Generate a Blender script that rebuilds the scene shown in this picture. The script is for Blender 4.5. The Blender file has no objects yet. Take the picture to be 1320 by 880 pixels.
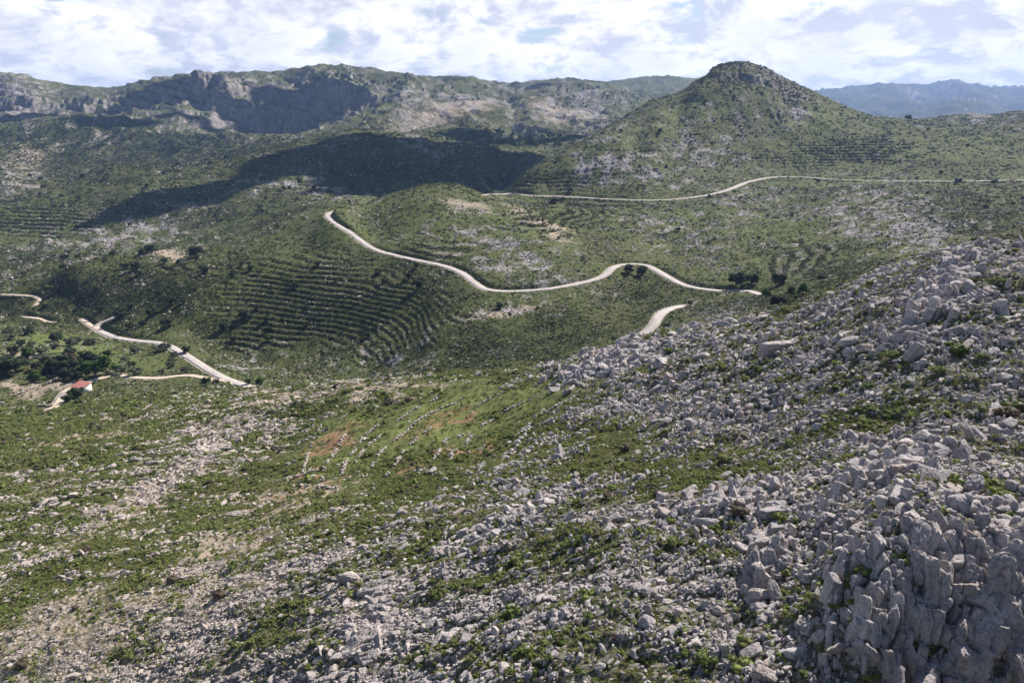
import bpy, math, time
import numpy as np
T0 = time.time()
rng = np.random.default_rng(7)
R = math.radians
# ------------------------------------------------------------------ camera model (photo is 1320 x 880, 24 mm equivalent lens)
PITCH = R(18.2); F = 880.0
SN, CS = math.sin(PITCH), math.cos(PITCH)
def px2uq(px, py):
    a = (np.asarray(px, float) - 660) / F; b = (440 - np.asarray(py, float)) / F
    dy = CS + b * SN
    return a / dy, (-SN + b * CS) / dy
def uq2px(u, q):
    b = (q * CS + SN) / (CS - q * SN)
    return u * (CS + b * SN) * F + 660, 440 - b * F

# ------------------------------------------------------------------ noise
_G = rng.normal(size=(256, 256, 2)); _G /= np.linalg.norm(_G, axis=2, keepdims=True); _G = _G.astype(np.float32)
def pn(x, y, s=0):
    x = x + s * 17.31; y = y - s * 9.77
    xi = np.floor(x); yi = np.floor(y)
    fx = (x - xi).astype(np.float32); fy = (y - yi).astype(np.float32)
    xi = xi.astype(np.int64); yi = yi.astype(np.int64)
    ux = fx * fx * fx * (fx * (fx * 6 - 15) + 10); uy = fy * fy * fy * (fy * (fy * 6 - 15) + 10)
    def d(ix, iy, dx, dy):
        g = _G[(ix + 31 * s) & 255, (iy + 57 * s) & 255]
        return g[..., 0] * dx + g[..., 1] * dy
    a = d(xi, yi, fx, fy); b = d(xi + 1, yi, fx - 1, fy); c = d(xi, yi + 1, fx, fy - 1); e = d(xi + 1, yi + 1, fx - 1, fy - 1)
    a = a + ux * (b - a); c = c + ux * (e - c)
    return (a + uy * (c - a)) * 1.5
def fbm(x, y, octv=4, s=0, gain=.5):
    r = 0; a = 1.0
    for i in range(octv):
        r = r + a * pn(x * 2 ** i, y * 2 ** i, s + i); a *= gain
    return r
def ridged(x, y, octv=3, s=0, gain=.5):
    r = 0; a = 1.0
    for i in range(octv):
        r = r + a * (1 - 2.2 * np.abs(pn(x * 2 ** i, y * 2 ** i, s + i))); a *= gain
    return r
def sstep(a, b, x):
    t = np.clip((x - a) / (b - a), 0, 1); return t * t * (3 - 2 * t)

# ------------------------------------------------------------------ terrain control points (photo x, photo y, metres ahead)
P = []
def L(s):
    for t in s.split():
        P.append(tuple(float(v) for v in t.split(',')))
# near hillside
L("0,1200,46 400,1200,34 800,1200,22 1320,1200,17 1800,1100,15 -400,1000,90 -300,1300,60")
L("-400,880,120 0,880,80 200,880,67 440,880,52 660,880,40 880,880,35 1040,880,33 1180,880,32.5 1320,880,32 1700,880,31 1180,780,35 1320,780,34.5")
L("0,760,112 300,740,88 600,740,62 900,740,46 1040,740,42 1140,690,39.5 1320,680,38.5 1700,660,37")
L("-300,640,210 0,640,175 300,640,138 600,620,98 900,620,68 1100,600,60 1320,600,55 1700,560,52")
L("0,560,250 200,560,212 400,550,188 600,540,150 800,540,106 1000,520,86 1160,450,82 1320,480,70 1700,420,62")
L("330,503,262 420,493,243 500,488,228 580,483,212 660,478,198 740,464,176 820,442,162 900,426,150 980,406,140 1060,382,130 1140,352,122 1230,326,112 1320,318,108 1500,290,100 1750,270,95")
# behind its crest
L("420,520,330 500,512,310 580,505,295 660,500,285 740,490,265 820,470,250 1320,335,160 1200,365,170 1100,395,175 1000,430,180")
L("1320,291,235 1200,325,235 1100,356,245 1030,380,255 1320,318,310 1200,345,310 1560,250,230")
L("940,398,300 985,392,290 900,428,200 930,415,230 870,402,350 858,397,370 845,408,350 830,428,335")
# house and lower left valley
L("100,506,325 60,510,330 0,520,312 200,515,290 130,487,350 200,487,350 260,486,350 320,496,348 -200,530,320")
L("285,485,362 255,467,385 230,450,415 205,441,440 160,436,465 135,428,490 125,412,520 240,468,395 100,450,430 0,430,470 0,490,370 -200,430,480")
L("0,402,560 0,340,850 0,300,1000 0,232,1250 150,330,850 230,330,800 150,270,1050 150,212,1250 310,200,1350 310,300,850 300,260,1050 400,272,800 400,250,1000")
L("-300,395,590 -300,300,1000 -300,235,1250")
# terraced bowl and spur
L("420,276,650 380,290,640 340,305,620 300,322,590 250,338,580 200,350,575 100,366,580 0,377,590 300,450,440 300,430,455 300,400,482 300,370,515 300,345,550 400,455,420 400,425,450 400,400,470 400,370,500 400,345,530 400,318,590 500,400,448 500,370,478 500,347,518 540,400,435 250,430,460 250,400,485 200,380,530 200,410,490 100,392,560 340,470,402 450,490,372 560,484,325 640,470,318 700,472,305 780,452,308 500,440,410 560,430,380 680,430,368 760,410,380 560,390,430 820,400,400 900,395,380")
L("425,270,660 432,279,635 440,291,610 480,318,565 540,333,520 590,347,480 610,362,450 630,372,432 660,371,432 700,368,432 760,357,452 790,341,478 830,338,492 860,350,462 880,361,440 930,371,412 980,374,400")
# knoll between the roads
L("480,300,612 560,300,582 600,320,538 700,340,488 700,300,562 600,262,652 580,236,705 520,247,695 470,266,690 660,262,765 760,300,602 740,268,710")
L("580,246,800 500,258,800 440,262,820")
# slope between the roads, right
L("860,330,520 900,300,605 860,280,705 1000,330,482 1000,280,650 1050,340,430 1160,270,605 1160,320,425 1320,262,620 1320,290,480 1000,362,402 1080,300,540 1600,262,600")
L("640,251,900 720,254,860 800,258,820 860,258,800 920,250,820 960,238,870 1000,229,930 1040,230,930 1100,233,880 1200,234,835 1320,233,800 1600,233,780")
# cone hill
L("700,220,925 760,180,1025 850,130,1155 900,98,1245 925,95,1275 958,93,1300 990,98,1290 1040,114,1280 1090,137,1275 1130,150,1300 900,200,985 960,150,1120 1000,190,1035 880,160,1070 1050,180,1085 820,220,900 950,110,1210")
L("1200,154,1450 1320,143,1500 1600,135,1500 1130,156,1450 1200,172,1150 1320,158,1150 1320,200,950 1200,205,960 1100,208,1020 1600,160,1150 1600,200,950 1260,165,1300")
# behind the cone
L("850,150,1500 958,120,1600 740,215,1300 700,235,1200 1040,140,1600 1130,168,1800 1320,160,1900 1200,165,1900")
# shaded ridge
L("480,168,1600 420,177,1530 560,180,1550 640,190,1500 700,197,1500 500,220,1250 620,215,1220 640,240,1050 540,236,1150 380,215,1280 450,250,1020 480,176,1800 600,192,1750 400,188,1750")
# slopes behind it
L("600,166,2000 700,182,1880 750,152,2300 800,120,2900 640,120,2700 560,150,2200 500,140,2350 700,130,2600 520,160,2050")
L("600,97,3000 570,100,2950 530,92,2800 660,107,3000 700,104,3100 730,100,3200 790,108,3400 815,112,3500 840,99,4600 880,99,4600 780,118,4600 900,125,3500 1000,150,3500 600,112,4200 730,120,4300 500,100,3600")
# massif
for p in [(-200,104,128),(0,122,146),(60,127,150),(130,133,158),(180,110,146),(240,103,138),(320,106,166),(400,108,172),(450,112,158),(500,130,140)]:
    P.append((p[0], p[2], 2310.)); P.append((p[0], p[1], 2450.))
L("0,92,2560 40,99,2600 85,112,2650 130,114,2800 180,103,2620 240,93,2600 320,92,2650 380,86,2700 408,81,2720 460,87,2760 -200,92,2600 -400,95,2600")
L("0,110,3600 200,115,3600 400,105,3600 -300,110,3600")
L("200,160,2100 100,200,1700 200,190,1800 300,186,1900 380,182,2000 0,215,1500 100,165,2000 0,155,2100 280,170,2150 160,226,1450 60,232,1420 260,215,1550 -300,160,2100 -300,215,1500")
# far blue range
L("1050,116,9000 1100,110,9000 1160,107,9000 1200,108,9100 1218,104,9300 1234,101,9400 1250,105,9300 1275,110,9000 1320,110,9000 1500,108,9000 1000,125,9000 1100,155,6000 1250,155,6000 1400,152,6000 1130,132,7600 1280,132,7600 940,150,8000")
for px in (-500, -100, 300, 700, 1100, 1500, 1900):
    P.append((px, 165., 13000.)); P.append((px, 154., 60000.))
    if px < 900: P.append((px, 150., 8000.))
P = np.array(P)
PU, PQ = px2uq(P[:, 0], P[:, 1]); PD = P[:, 2]
KV = .55
def cliff_q(u, d):
    px = uq2px(u, 0 * u)[0]
    h = np.interp(px, [-400, 0, 60, 150, 240, 320, 400, 450, 500, 560], [.02, .022, .022, .030, .034, .054, .060, .044, .012, 0])
    w = 105 * fbm(u * 7, d * 0 + 1.3, 5, 3, .55); w2 = 100 * fbm(u * 9, d * 0 + 4.3, 5, 6, .55)
    return h * (.6 * sstep(2335 + w, 2400 + w, d) + .4 * sstep(2375 + w2, 2440 + w2, d))
def cliff_plain(u, d):
    px = uq2px(u, 0 * u)[0]
    h = np.interp(px, [-400, 0, 60, 150, 240, 320, 400, 450, 500, 560], [.02, .022, .022, .030, .034, .054, .060, .044, .012, 0])
    return h * sstep(2335, 2425, d)
rx, ry, rv = PU, np.log(PD) * KV, PQ - cliff_plain(PU, PD)
def kern(ax, ay, bx, by):
    r2 = (ax[:, None] - bx[None]) ** 2 + (ay[:, None] - by[None]) ** 2 + 1e-5
    return .5 * r2 * np.log(r2)
n = len(rx)
A = np.zeros((n + 3, n + 3)); A[:n, :n] = kern(rx, ry, rx, ry) + 2e-5 * np.eye(n)
A[:n, n] = 1; A[:n, n + 1] = rx; A[:n, n + 2] = ry; A[n:, :n] = A[:n, n:].T
W = np.linalg.solve(A, np.concatenate([rv, [0, 0, 0]]))
def tps(u, ld):
    out = np.empty(len(u))
    for i in range(0, len(u), 20000):
        a, b = u[i:i + 20000], ld[i:i + 20000] * KV
        out[i:i + 20000] = kern(a, b, rx, ry) @ W[:n] + W[n] + W[n + 1] * a + W[n + 2] * b
    return out

# ------------------------------------------------------------------ warped grid
UC = np.concatenate([np.linspace(-1.7, -1.0, 40)[:-1], np.linspace(-1.0, -.80, 90)[:-1], np.linspace(-.80, .80, 1100), np.linspace(.80, 1.0, 90)[1:], np.linspace(1.0, 1.7, 40)[1:]])
LD = np.concatenate([np.linspace(math.log(12), math.log(24), 40)[:-1], np.linspace(math.log(24), math.log(300), 800)[:-1],
                     np.linspace(math.log(300), math.log(1400), 640)[:-1], np.linspace(math.log(1400), math.log(3600), 420)[:-1],
                     np.linspace(math.log(3600), math.log(11000), 120)[:-1], np.linspace(math.log(11000), math.log(60000), 20)])
NU, NR = len(UC), len(LD)
cu = np.linspace(-1.7, 1.7, 260); cl = np.linspace(LD[0], LD[-1], 420)
CQ = tps(*[a.ravel() for a in np.meshgrid(cu, cl)]).reshape(420, 260)
tu = np.interp(UC, cu, np.arange(260)); tl = np.interp(LD, cl, np.arange(420))
def catrom(M, t, axis):
    i = np.clip(np.floor(t).astype(int), 1, M.shape[axis] - 3); f = t - i
    sh = [1, 1]; sh[axis] = -1; f = f.reshape(sh)
    a, b, c, e = (np.take(M, i + k, axis) for k in (-1, 0, 1, 2))
    return .5 * ((2 * b) + (-a + c) * f + (2 * a - 5 * b + 4 * c - e) * f ** 2 + (-a + 3 * b - 3 * c + e) * f ** 3)
Q = catrom(catrom(CQ, tl, 0), tu, 1)
UU, LL = np.meshgrid(UC, LD); D = np.exp(LL)
Q = Q + cliff_q(UU, D)
wf = sstep(10000, 14000, D); Q = Q * (1 - wf) + (-260. / D) * wf
Q = np.where(D > 700, np.clip(Q, -.6, .085), Q)
X = UU * D; Y = D
QB = Q.copy()
def hit(px, py, dmin=13., QQ=None):
    QQ = Q if QQ is None else QQ
    u, q = px2uq(px, py); u = float(u); q = float(q)
    c = np.interp(u, UC, np.arange(NU)); i = min(int(c), NU - 2); f = c - i
    col = QQ[:, i] * (1 - f) + QQ[:, i + 1] * f
    ok = np.where((col >= q) & (D[:, 0] > dmin))[0]
    k = ok[0] if len(ok) else NR - 1
    k = max(k, 1); q0, q1 = col[k - 1], col[k]
    t = np.clip((q - q0) / (q1 - q0 + 1e-12), 0, 1)
    d = math.exp(LD[k - 1] + t * (LD[k] - LD[k - 1]))
    return u * d, d, q * d
PXX, PYY = uq2px(UU, Q)
# crest distance of the near hillside per photo column
CRX = [-500, 0, 200, 300, 330, 420, 500, 580, 660, 740, 820, 900, 980, 1060, 1140, 1230, 1320, 1500, 1800]
CRD = [300, 300, 300, 275, 268, 252, 240, 225, 212, 190, 176, 163, 152, 140, 131, 121, 117, 112, 110]
PX0 = uq2px(UU, -.3 + 0 * UU)[0]
NEARD = np.interp(PX0, CRX, CRD)
PXH = uq2px(UU, .04 + 0 * UU)[0]
near = 1 - sstep(.97, 1.08, D / NEARD)

# cover fields -------------------------------------------------------------
RT = np.array([[int(c) for c in r.split()] for r in """
0 0 0 2 3 3 3 6 6 6 6 7 7
0 0 0 4 6 3 3 7 7 6 5 7 7
1 1 1 3 2 1 1 5 7 6 5 6 7
1 1 2 6 1 1 1 2 4 5 5 6 6
1 1 6 3 1 1 1 3 4 4 6 6 6
1 3 3 1 2 2 4 6 5 6 6 7 7
3 2 1 2 4 5 6 6 6 6 7 8 8
2 1 2 4 5 6 6 6 6 7 8 9 9
2 2 3 5 6 6 6 5 6 6 8 9 9
3 3 5 6 6 6 6 4 5 6 8 9 9
5 5 6 6 8 7 6 5 6 7 8 9 9
4 5 6 7 8 7 6 6 6 7 8 9 9""".strip().split('\n')]) / 9.
RY = np.array([430, 480, 520, 560, 600, 640, 680, 720, 760, 800, 840, 880.])
def table(T, px, py):
    tx = np.clip(px / 110., 0, 11.999); ty = np.interp(py, RY, np.arange(12)).clip(0, 10.999)
    ix = tx.astype(int); iy = ty.astype(int); fx = tx - ix; fy = ty - iy
    return (T[iy, ix] * (1 - fx) + T[iy, ix + 1] * fx) * (1 - fy) + (T[iy + 1, ix] * (1 - fx) + T[iy + 1, ix + 1] * fx) * fy
def blobs(lst, px, py):
    r = np.zeros_like(px)
    for (x, y, a, b, ang, s) in lst:
        ca, sa = math.cos(R(ang)), math.sin(R(ang)); dx, dy = px - x, py - y
        e = ((dx * ca - dy * sa) / a) ** 2 + ((dx * sa + dy * ca) / b) ** 2
        r = np.maximum(r, s * np.exp(-e * 1.1))
    return r
wx = 25 * fbm(UU * 16, LL * 16, 3, 5); wy = 14 * fbm(UU * 16, LL * 16, 3, 9)
rock_n = table(RT, PXX + wx, PYY + wy)
ROCK_FAR = [(140,305,95,26,8,.75),(370,238,60,14,10,.6),(430,252,40,9,0,.5),(640,325,95,32,-10,.7),(560,190,90,14,0,.3),
            (800,222,75,26,8,.85),(930,170,60,40,30,.45),(870,200,80,40,0,.4),(1150,285,110,38,-8,.85),(1010,330,50,25,0,.3),(880,300,80,26,-20,.5),
            (650,395,70,12,8,.55),(520,450,60,26,30,.5),(440,470,80,20,20,.35),(960,260,40,30,0,.5),(1250,150,90,12,0,.6),(200,300,80,20,0,.35),
            (930,410,50,18,0,.6),(330,475,40,25,0,.6),(600,135,90,22,20,.6),(740,150,60,30,-20,.6),(560,120,80,20,0,.5),(680,170,60,14,0,.5),
            (20,230,40,16,0,.6),(0,130,60,30,0,.5),(280,150,90,8,0,.3),(310,160,40,12,0,.8),(430,110,60,14,0,.5),(360,95,90,10,0,.5),(1000,125,50,16,-35,.4)]
pat = fbm(UU * 40, LL * 26, 3, 44, .6); pat2 = fbm(UU * 9, LL * 7, 2, 48)
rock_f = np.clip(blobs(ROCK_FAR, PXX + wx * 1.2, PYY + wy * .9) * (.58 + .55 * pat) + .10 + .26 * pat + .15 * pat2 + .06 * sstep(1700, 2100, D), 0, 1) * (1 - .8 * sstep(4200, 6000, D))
rock = rock_n * near + rock_f * (1 - near)
SOIL = [(60,840,160,60,20,.9),(240,780,120,40,25,.75),(300,700,130,25,28,.7),(170,650,120,18,28,.7),(380,640,60,14,15,.7),(480,500,90,9,2,.9),
        (70,620,60,16,25,.4),(330,530,100,14,28,.6),(120,560,100,10,15,.5),(430,780,150,30,25,.4),(300,850,200,40,20,.6)]
SOILF = [(30,455,40,8,-10,.45),(90,478,60,5,0,.4),(15,500,36,8,-20,.6),(60,500,45,7,20,.6),(215,329,26,6,0,.95),(600,268,40,8,-10,.5),(700,290,60,9,-28,.5),
         (720,150,50,20,-20,.5),(580,150,80,20,15,.5),(240,265,60,8,0,.35),(640,405,60,8,8,.5),(30,210,40,20,0,.4)]
soil = np.clip(blobs(SOIL, PXX + wx, PYY + wy) * 1.25, 0, 1) * near + blobs(SOILF, PXX + wx * .5, PYY + wy * .3) * (1 - near)
RED = [(390,615,22,8,60,.8),(430,570,60,20,30,.45),(590,585,40,10,5,.7),(540,595,50,10,20,.6),(560,545,90,20,30,.35),(635,575,26,6,0,.7),(600,540,30,5,0,.5),(380,640,120,10,20,.4)]
red = np.clip(blobs(RED, PXX + wx * .7, PYY + wy * .7) * 1.05, 0, 1) * near
FIELD = [(560,545,165,52,16,1.),(450,575,80,54,30,1.),(680,515,100,30,14,1.),(580,500,120,16,4,.9),(900,560,70,28,0,.5),(820,750,70,30,0,.5)]
field = blobs(FIELD, PXX + wx * .5, PYY + wy * .5) * near
# bright meadow on the left terraces; lighter yellow-green on knoll and hill slopes
field = np.maximum(field, blobs([(590,285,130,34,-10,.45),(1060,145,60,26,20,.4),(1210,190,130,18,-5,.4),(680,300,90,26,-28,.4),(880,150,50,30,0,.3),(1000,300,90,30,0,.3),(100,452,60,16,-5,.9),(60,440,40,12,0,.8),(130,468,60,10,0,.6)], PXX, PYY) * (1 - near))
DARK = [(150,190,220,36,0,.8),(520,225,120,22,0,.7),(640,225,60,18,0,.7),(950,90,45,16,0,.9),(1020,120,40,14,-30,.6),(420,400,160,60,10,1.),(640,440,180,40,0,.8),(160,380,200,36,5,.8),(100,340,150,20,0,.5),(900,385,140,20,0,.6),(1060,350,80,26,0,.6),(240,270,120,18,0,.3),(1250,280,120,18,-5,.5)]  # dark scrub; the left valley and summit entries paint shade into the cover
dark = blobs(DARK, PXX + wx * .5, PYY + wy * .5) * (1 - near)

# ------------------------------------------------------------------ roads and tracks
def crsm(pts, step):
    pts = np.array(pts, float); n = len(pts)
    ext = np.vstack([2 * pts[0] - pts[1], pts, 2 * pts[-1] - pts[-2]])
    out = []
    for i in range(1, n):
        a, b, c, e = ext[i - 1], ext[i], ext[i + 1], ext[i + 2]
        m = max(2, int(np.linalg.norm((c - b)[:2]) / step))
        for t in np.linspace(0, 1, m, endpoint=False):
            out.append(.5 * (2 * b + (c - a) * t + (2 * a - 5 * b + 4 * c - e) * t * t + (3 * b - 3 * c + e - a) * t ** 3))
    out.append(pts[-1]); return np.array(out)
def route(s, smooth=9, step=2.5, dmin=320):
    pts = [hit(*[float(v) for v in t.split(',')], dmin=dmin, QQ=QB) for t in s.split()]
    p = crsm(pts, step)
    k = np.ones(smooth) / smooth
    for ax in (0, 1, 2):
        w = smooth if ax == 2 else 5
        kk = np.ones(w) / w
        pad = np.concatenate([np.full(w // 2, p[0, ax]), p[:, ax], np.full(w // 2, p[-1, ax])])
        p[:, ax] = np.convolve(pad, kk, 'valid')
    return p
ROADS = {
 'middle': (route("438,267.5 423,272 423,279 434,287 450,297 480,318 510,327 540,333 570,339.5 592,347 605,356 615,364 628,371 650,373 680,371.5 715,368 750,361.5 772,356 783,349 789,341.5 800,338 815,337.5 832,339 850,347.5 868,358 882,365 905,369.5 935,371.5 962,372.5 985,376", 15, 2.5, 330), 2.3),
 'bend': (route("884,392.5 872,394 858,398 849,405 843,416 833,427 820,438 806,452", 9, 2, 240), 2.1),
 'upper': (route("622,251.5 650,251 690,252.5 740,255 790,258 830,259 862,258.5 895,255 925,249.5 945,243 960,236.5 980,231.5 1005,228.5 1030,228.5 1055,231 1090,233 1140,234 1200,234.5 1260,234 1320,233 1420,232", 21, 3, 700), 2.9),
 'valley': (route("147,406 142,410 134,413 127,417 122,422 133,428 150,434 175,438 205,441 222,447 236,455 250,464 268,475 290,487 315,495.5 336,503", 9, 2, 320), 2.2),
}
TRACKS = {
 'house': (route("96,505 106,495 116,490.5 128,487 140,484.5 152,483 166,486 184,487 204,487.5 224,485 242,483.5 258,486 275,489 292,491", 7, 2, 300), 1.5),
 'yard': (route("60,530 72,522 78,512 86,502 96,498 106,494", 5, 2, 290), 1.6),
 'far left': (route("30,408 42,409.5 52,411 60,415 72,416", 5, 2, 400), 1.6),
 #'spur': (route("380,315 400,316 420,316.5 440,316.5 462,316", 9, 2.5, 400), .9),
 'edge': (route("0,379 20,380 42,381.5 52,386 44,396", 5, 2.5, 450), 1.2),
 'hairpin': (route("106,411 112,416 119,421 128,425", 5, 2, 400), 1.8),
}
# ------------------------------------------------------------------ relief detail
Z = Q * D
def rows(d0, d1):
    return slice(np.searchsorted(LD, math.log(d0)), min(np.searchsorted(LD, math.log(d1)) + 1, NR))
mid = (1 - near) * (1 - sstep(1500, 1900, D)); far = sstep(1500, 1900, D); vfar = sstep(4200, 6000, D)
TERR = [(420,385,130,50,-5,1.),(370,420,90,30,20,.9),(740,275,70,22,5,.9),(1090,195,80,17,5,1.),(50,285,70,20,0,.9),(1030,335,50,18,10,.8),(700,237,60,9,0,1.),
        (560,325,60,14,0,.7),(240,345,60,8,0,.6),(60,470,90,20,0,.6),(520,430,80,18,25,.5),(1270,250,50,9,0,.6),(610,225,50,8,0,.4)]
terr = blobs(TERR, PXX + wx * .4, PYY + wy * .4) * (1 - near) * (D < 1500)
terr = np.clip(terr * 1.5 + .55 * pat - .05, 0, 1) * (terr > .08)
R_ = rows(12, 360); x_, y_, k_ = X[R_], Y[R_], rock[R_]
Z[R_] += near[R_] * (1.3 * fbm(x_ / 26, y_ / 26, 3, 1) * sstep(20, 60, D[R_]) + (.15 + .55 * k_) * fbm(x_ / 5 + y_ / 14, y_ / 5 - x_ / 14, 4, 2, .6))
Z[R_] += near[R_] * k_ ** 2 * .5 * ridged((x_ * .34 + y_ * .94) / 2.6, (x_ * .94 - y_ * .34) / 7, 3, 4, .55)
R_ = rows(110, 1950); x_, y_, k_ = X[R_], Y[R_], rock[R_]
rp = np.concatenate([p[::6] for p, _ in ROADS.values()])            # keep the slopes calm near the roads, so that these stay in sight
ys, xs = slice(None, None, 8), slice(None, None, 8)
sx, sy = x_[ys, xs], y_[ys, xs]; dm = np.full(sx.shape, 1e9)
for q in rp: dm = np.minimum(dm, (sx - q[0]) ** 2 + (sy - q[1]) ** 2)
dm = np.sqrt(dm); dm = np.repeat(np.repeat(dm, 8, 0), 8, 1)[:x_.shape[0], :x_.shape[1]]
calm = (.18 + .82 * sstep(15, 110, dm)) * (1 - .75 * terr[R_])
Z[R_] += mid[R_] * calm * (6 * fbm(x_ / 130, y_ / 130, 3, 11) * sstep(320, 600, D[R_]) + 2.2 * fbm(x_ / 34, y_ / 34, 2, 12)) + mid[R_] * (.3 + .7 * calm) * (.35 + 1.2 * k_) * fbm(x_ / 9, y_ / 9, 3, 13, .65)
R_ = rows(1450, 6100); x_, y_ = X[R_], Y[R_]
gx, gy = x_ + 60 * fbm(x_ / 300, y_ / 300, 2, 15), y_ + 60 * fbm(x_ / 300, y_ / 300, 2, 16)
Z[R_] += (far * (1 - vfar))[R_] * (22 * ridged(gx / 420, gy / 620, 3, 14, .5) - 14 + 7 * ridged(gx / 90, gy / 150, 4, 18, .6))
R_ = rows(4100, 60000); x_, y_ = X[R_], Y[R_]
Z[R_] += (vfar * (1 - sstep(11000, 14000, D)))[R_] * (110 * ridged(x_ / 1400, y_ / 1800, 4, 20, .55) - 50)
# buttresses and bedding ledges of the massif
R_ = rows(2000, 3000); x_, y_, d_ = X[R_], Y[R_], D[R_]
cz = sstep(2280, 2330, d_) * (1 - sstep(2440, 2560, d_)) * (1 - sstep(500, 560, PXH[R_]))
Z[R_] += cz * (9 * ridged(x_ / 70, y_ / 110, 4, 22, .6) + 10 * fbm(x_ / 160, y_ / 160, 2, 23))
mz = sstep(2000, 2250, d_) * (1 - sstep(2700, 2900, d_)) * (1 - sstep(480, 600, PXH[R_]))
st = 24.; zz = Z[R_] + .15 * x_ + 16 * fbm(x_ / 240, y_ / 240, 3, 30)
Z[R_] += mz * .5 * (st * (np.floor(zz / st) + sstep(.2, .8, zz / st - np.floor(zz / st))) - zz)
# flat rocky summit of the cone hill
R_ = rows(1100, 1450); x_, y_, d_, p_ = X[R_], Y[R_], D[R_], PXH[R_]
pe = p_ + 5 * fbm(y_ / 30, x_ / 60, 2, 35)
cap = sstep(911, 918, pe) * (1 - sstep(975, 1005, pe)) * sstep(1222, 1240, d_ + 14 * fbm(x_ / 25, y_ / 60, 3, 36)) * (1 - sstep(1335, 1400, d_))
Z[R_] += cap * 9
sm = blobs([(955, 84, 44, 16, 0, 1.), (1010, 108, 50, 14, -25, .9), (1000, 140, 60, 14, -50, .5)], PXX[R_], PYY[R_]) * (d_ > 1100) * (d_ < 1360)
Z[R_] += sm * (4.5 * ridged(x_ / 22, y_ / 22, 4, 33, .6) + 2)
# terraces (steps along the contour)
R_ = rows(300, 1500); ts = np.where(D[R_] > 800, 3.6, 2.2)
zt = Z[R_] + .8 * fbm(X[R_] / 60, Y[R_] / 60, 2, 40)
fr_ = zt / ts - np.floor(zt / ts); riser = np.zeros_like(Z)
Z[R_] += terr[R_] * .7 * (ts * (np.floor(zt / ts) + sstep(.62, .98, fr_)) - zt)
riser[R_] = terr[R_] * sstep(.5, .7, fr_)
# bring the long ridge lines back to their surveyed height after adding relief
def ridge_to(line, d0, d1, r0, r1, win, e0=90000., e1=99000.):
    lx, ly = zip(*line); m = (LD > math.log(d0)) & (LD < math.log(d1)); q = (Z[m] / D[m]); k = q.argmax(0); qm = q.max(0)
    px, py = uq2px(UC, qm); tgt = np.interp(px, lx, ly); qt = px2uq(px, tgt)[1]; dl = qt - qm
    dl *= sstep(lx[0] - 60, lx[0], px) * (1 - sstep(lx[-1], lx[-1] + 60, px))
    kk = np.hanning(win); kk /= kk.sum(); dl = np.convolve(np.pad(dl, win // 2, 'edge'), kk, 'valid')[:NU]
    Z[:] += (dl[None] * D) * sstep(r0, r1, D) * (1 - sstep(e0, e1, D))
ridge_to([(-300,92),(0,93),(30,97),(60,105),(85,110),(105,108),(130,114),(150,112),(180,103),(210,99),(240,94),(270,93),(320,92),(360,91),(395,87),(405,81),(430,83),(480,88),(500,90),(530,97),(560,98),(600,97),(625,103),(650,107),(675,106),(700,102),(730,100),(760,103),(790,107),(815,112)], 2250, 4000, 2250, 2700, 41, 4000, 4300)
ridge_to([(800,103),(835,98),(880,99),(900,104)], 4100, 5400, 4000, 4600, 31, 5400, 6000)
ridge_to([(850,126),(875,113),(900,101),(912,98),(918,86),(930,82),(945,80),(958,78),(975,83),(990,88),(1010,99),(1040,113),(1065,125),(1090,137),(1110,145),(1130,151)], 1150, 1420, 1080, 1250, 25, 1450, 1900)
ridge_to([(1040,122),(1050,116),(1100,111),(1130,108),(1160,107),(1200,109),(1215,105),(1232,102),(1245,104),(1260,109),(1290,111),(1320,111),(1500,110)], 6500, 12000, 5500, 8500, 31)
ridge_to([(650,241),(670,226),(700,206),(740,185),(780,164),(820,142),(850,126)], 870, 1240, 850, 980, 21, 1250, 1400)
Q = Z / D
print('terrain base', round(time.time() - T0, 1))

carved = []
def carve(path, hw, blend, lower=.12):
    """level the ground along a road and blend the cut and fill into the slope"""
    xs, ys = path[:, 0], path[:, 1]
    u = xs / ys; l = np.log(ys); m = blend + 4
    c0 = np.searchsorted(UC, (u - m / ys).min()) ; c1 = np.searchsorted(UC, (u + m / ys).max()) + 1
    r0 = np.searchsorted(LD, np.log(ys.min() - m)); r1 = np.searchsorted(LD, np.log(ys.max() + m)) + 1
    sub = (slice(r0, r1), slice(max(c0, 0), c1))
    sx, sy = X[sub].ravel(), Y[sub].ravel()
    best = np.full(len(sx), 1e9); bz = np.zeros(len(sx))
    for i in range(len(path) - 1):
        a, b = path[i], path[i + 1]
        near_i = np.where((np.abs(sx - a[0]) < m + 4) & (np.abs(sy - a[1]) < m + 4))[0]
        if len(near_i) == 0: continue
        dx, dy = b[0] - a[0], b[1] - a[1]; l2 = dx * dx + dy * dy + 1e-9
        t = np.clip(((sx[near_i] - a[0]) * dx + (sy[near_i] - a[1]) * dy) / l2, 0, 1)
        dd = np.hypot(sx[near_i] - a[0] - t * dx, sy[near_i] - a[1] - t * dy)
        up = dd < best[near_i]; j = near_i[up]
        best[j] = dd[up]; bz[j] = (a[2] + t * (b[2] - a[2]))[up]
    w = 1 - sstep(hw + .7, blend, best); w[best > 1e8] = 0
    zs = Z[sub].ravel(); new = zs * (1 - w) + (bz - lower) * w
    Z[sub] = new.reshape(Z[sub].shape)
    rd = ROADW[sub].ravel(); rd = np.maximum(rd, (1 - sstep(hw - .3, hw + 2.2, best)) * (best < 1e8)); ROADW[sub] = rd.reshape(ROADW[sub].shape)
ROADW = np.zeros_like(Z)
for k, (p, hw) in ROADS.items():
    p[:, 2] -= {'middle': 1.6, 'bend': .8, 'upper': -.8, 'valley': .6}[k]; carve(p, hw, hw + (4.5 if k == 'middle' else 5.5))
for p, hw in TRACKS.values(): carve(p, hw, hw + 3, .1)
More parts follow.
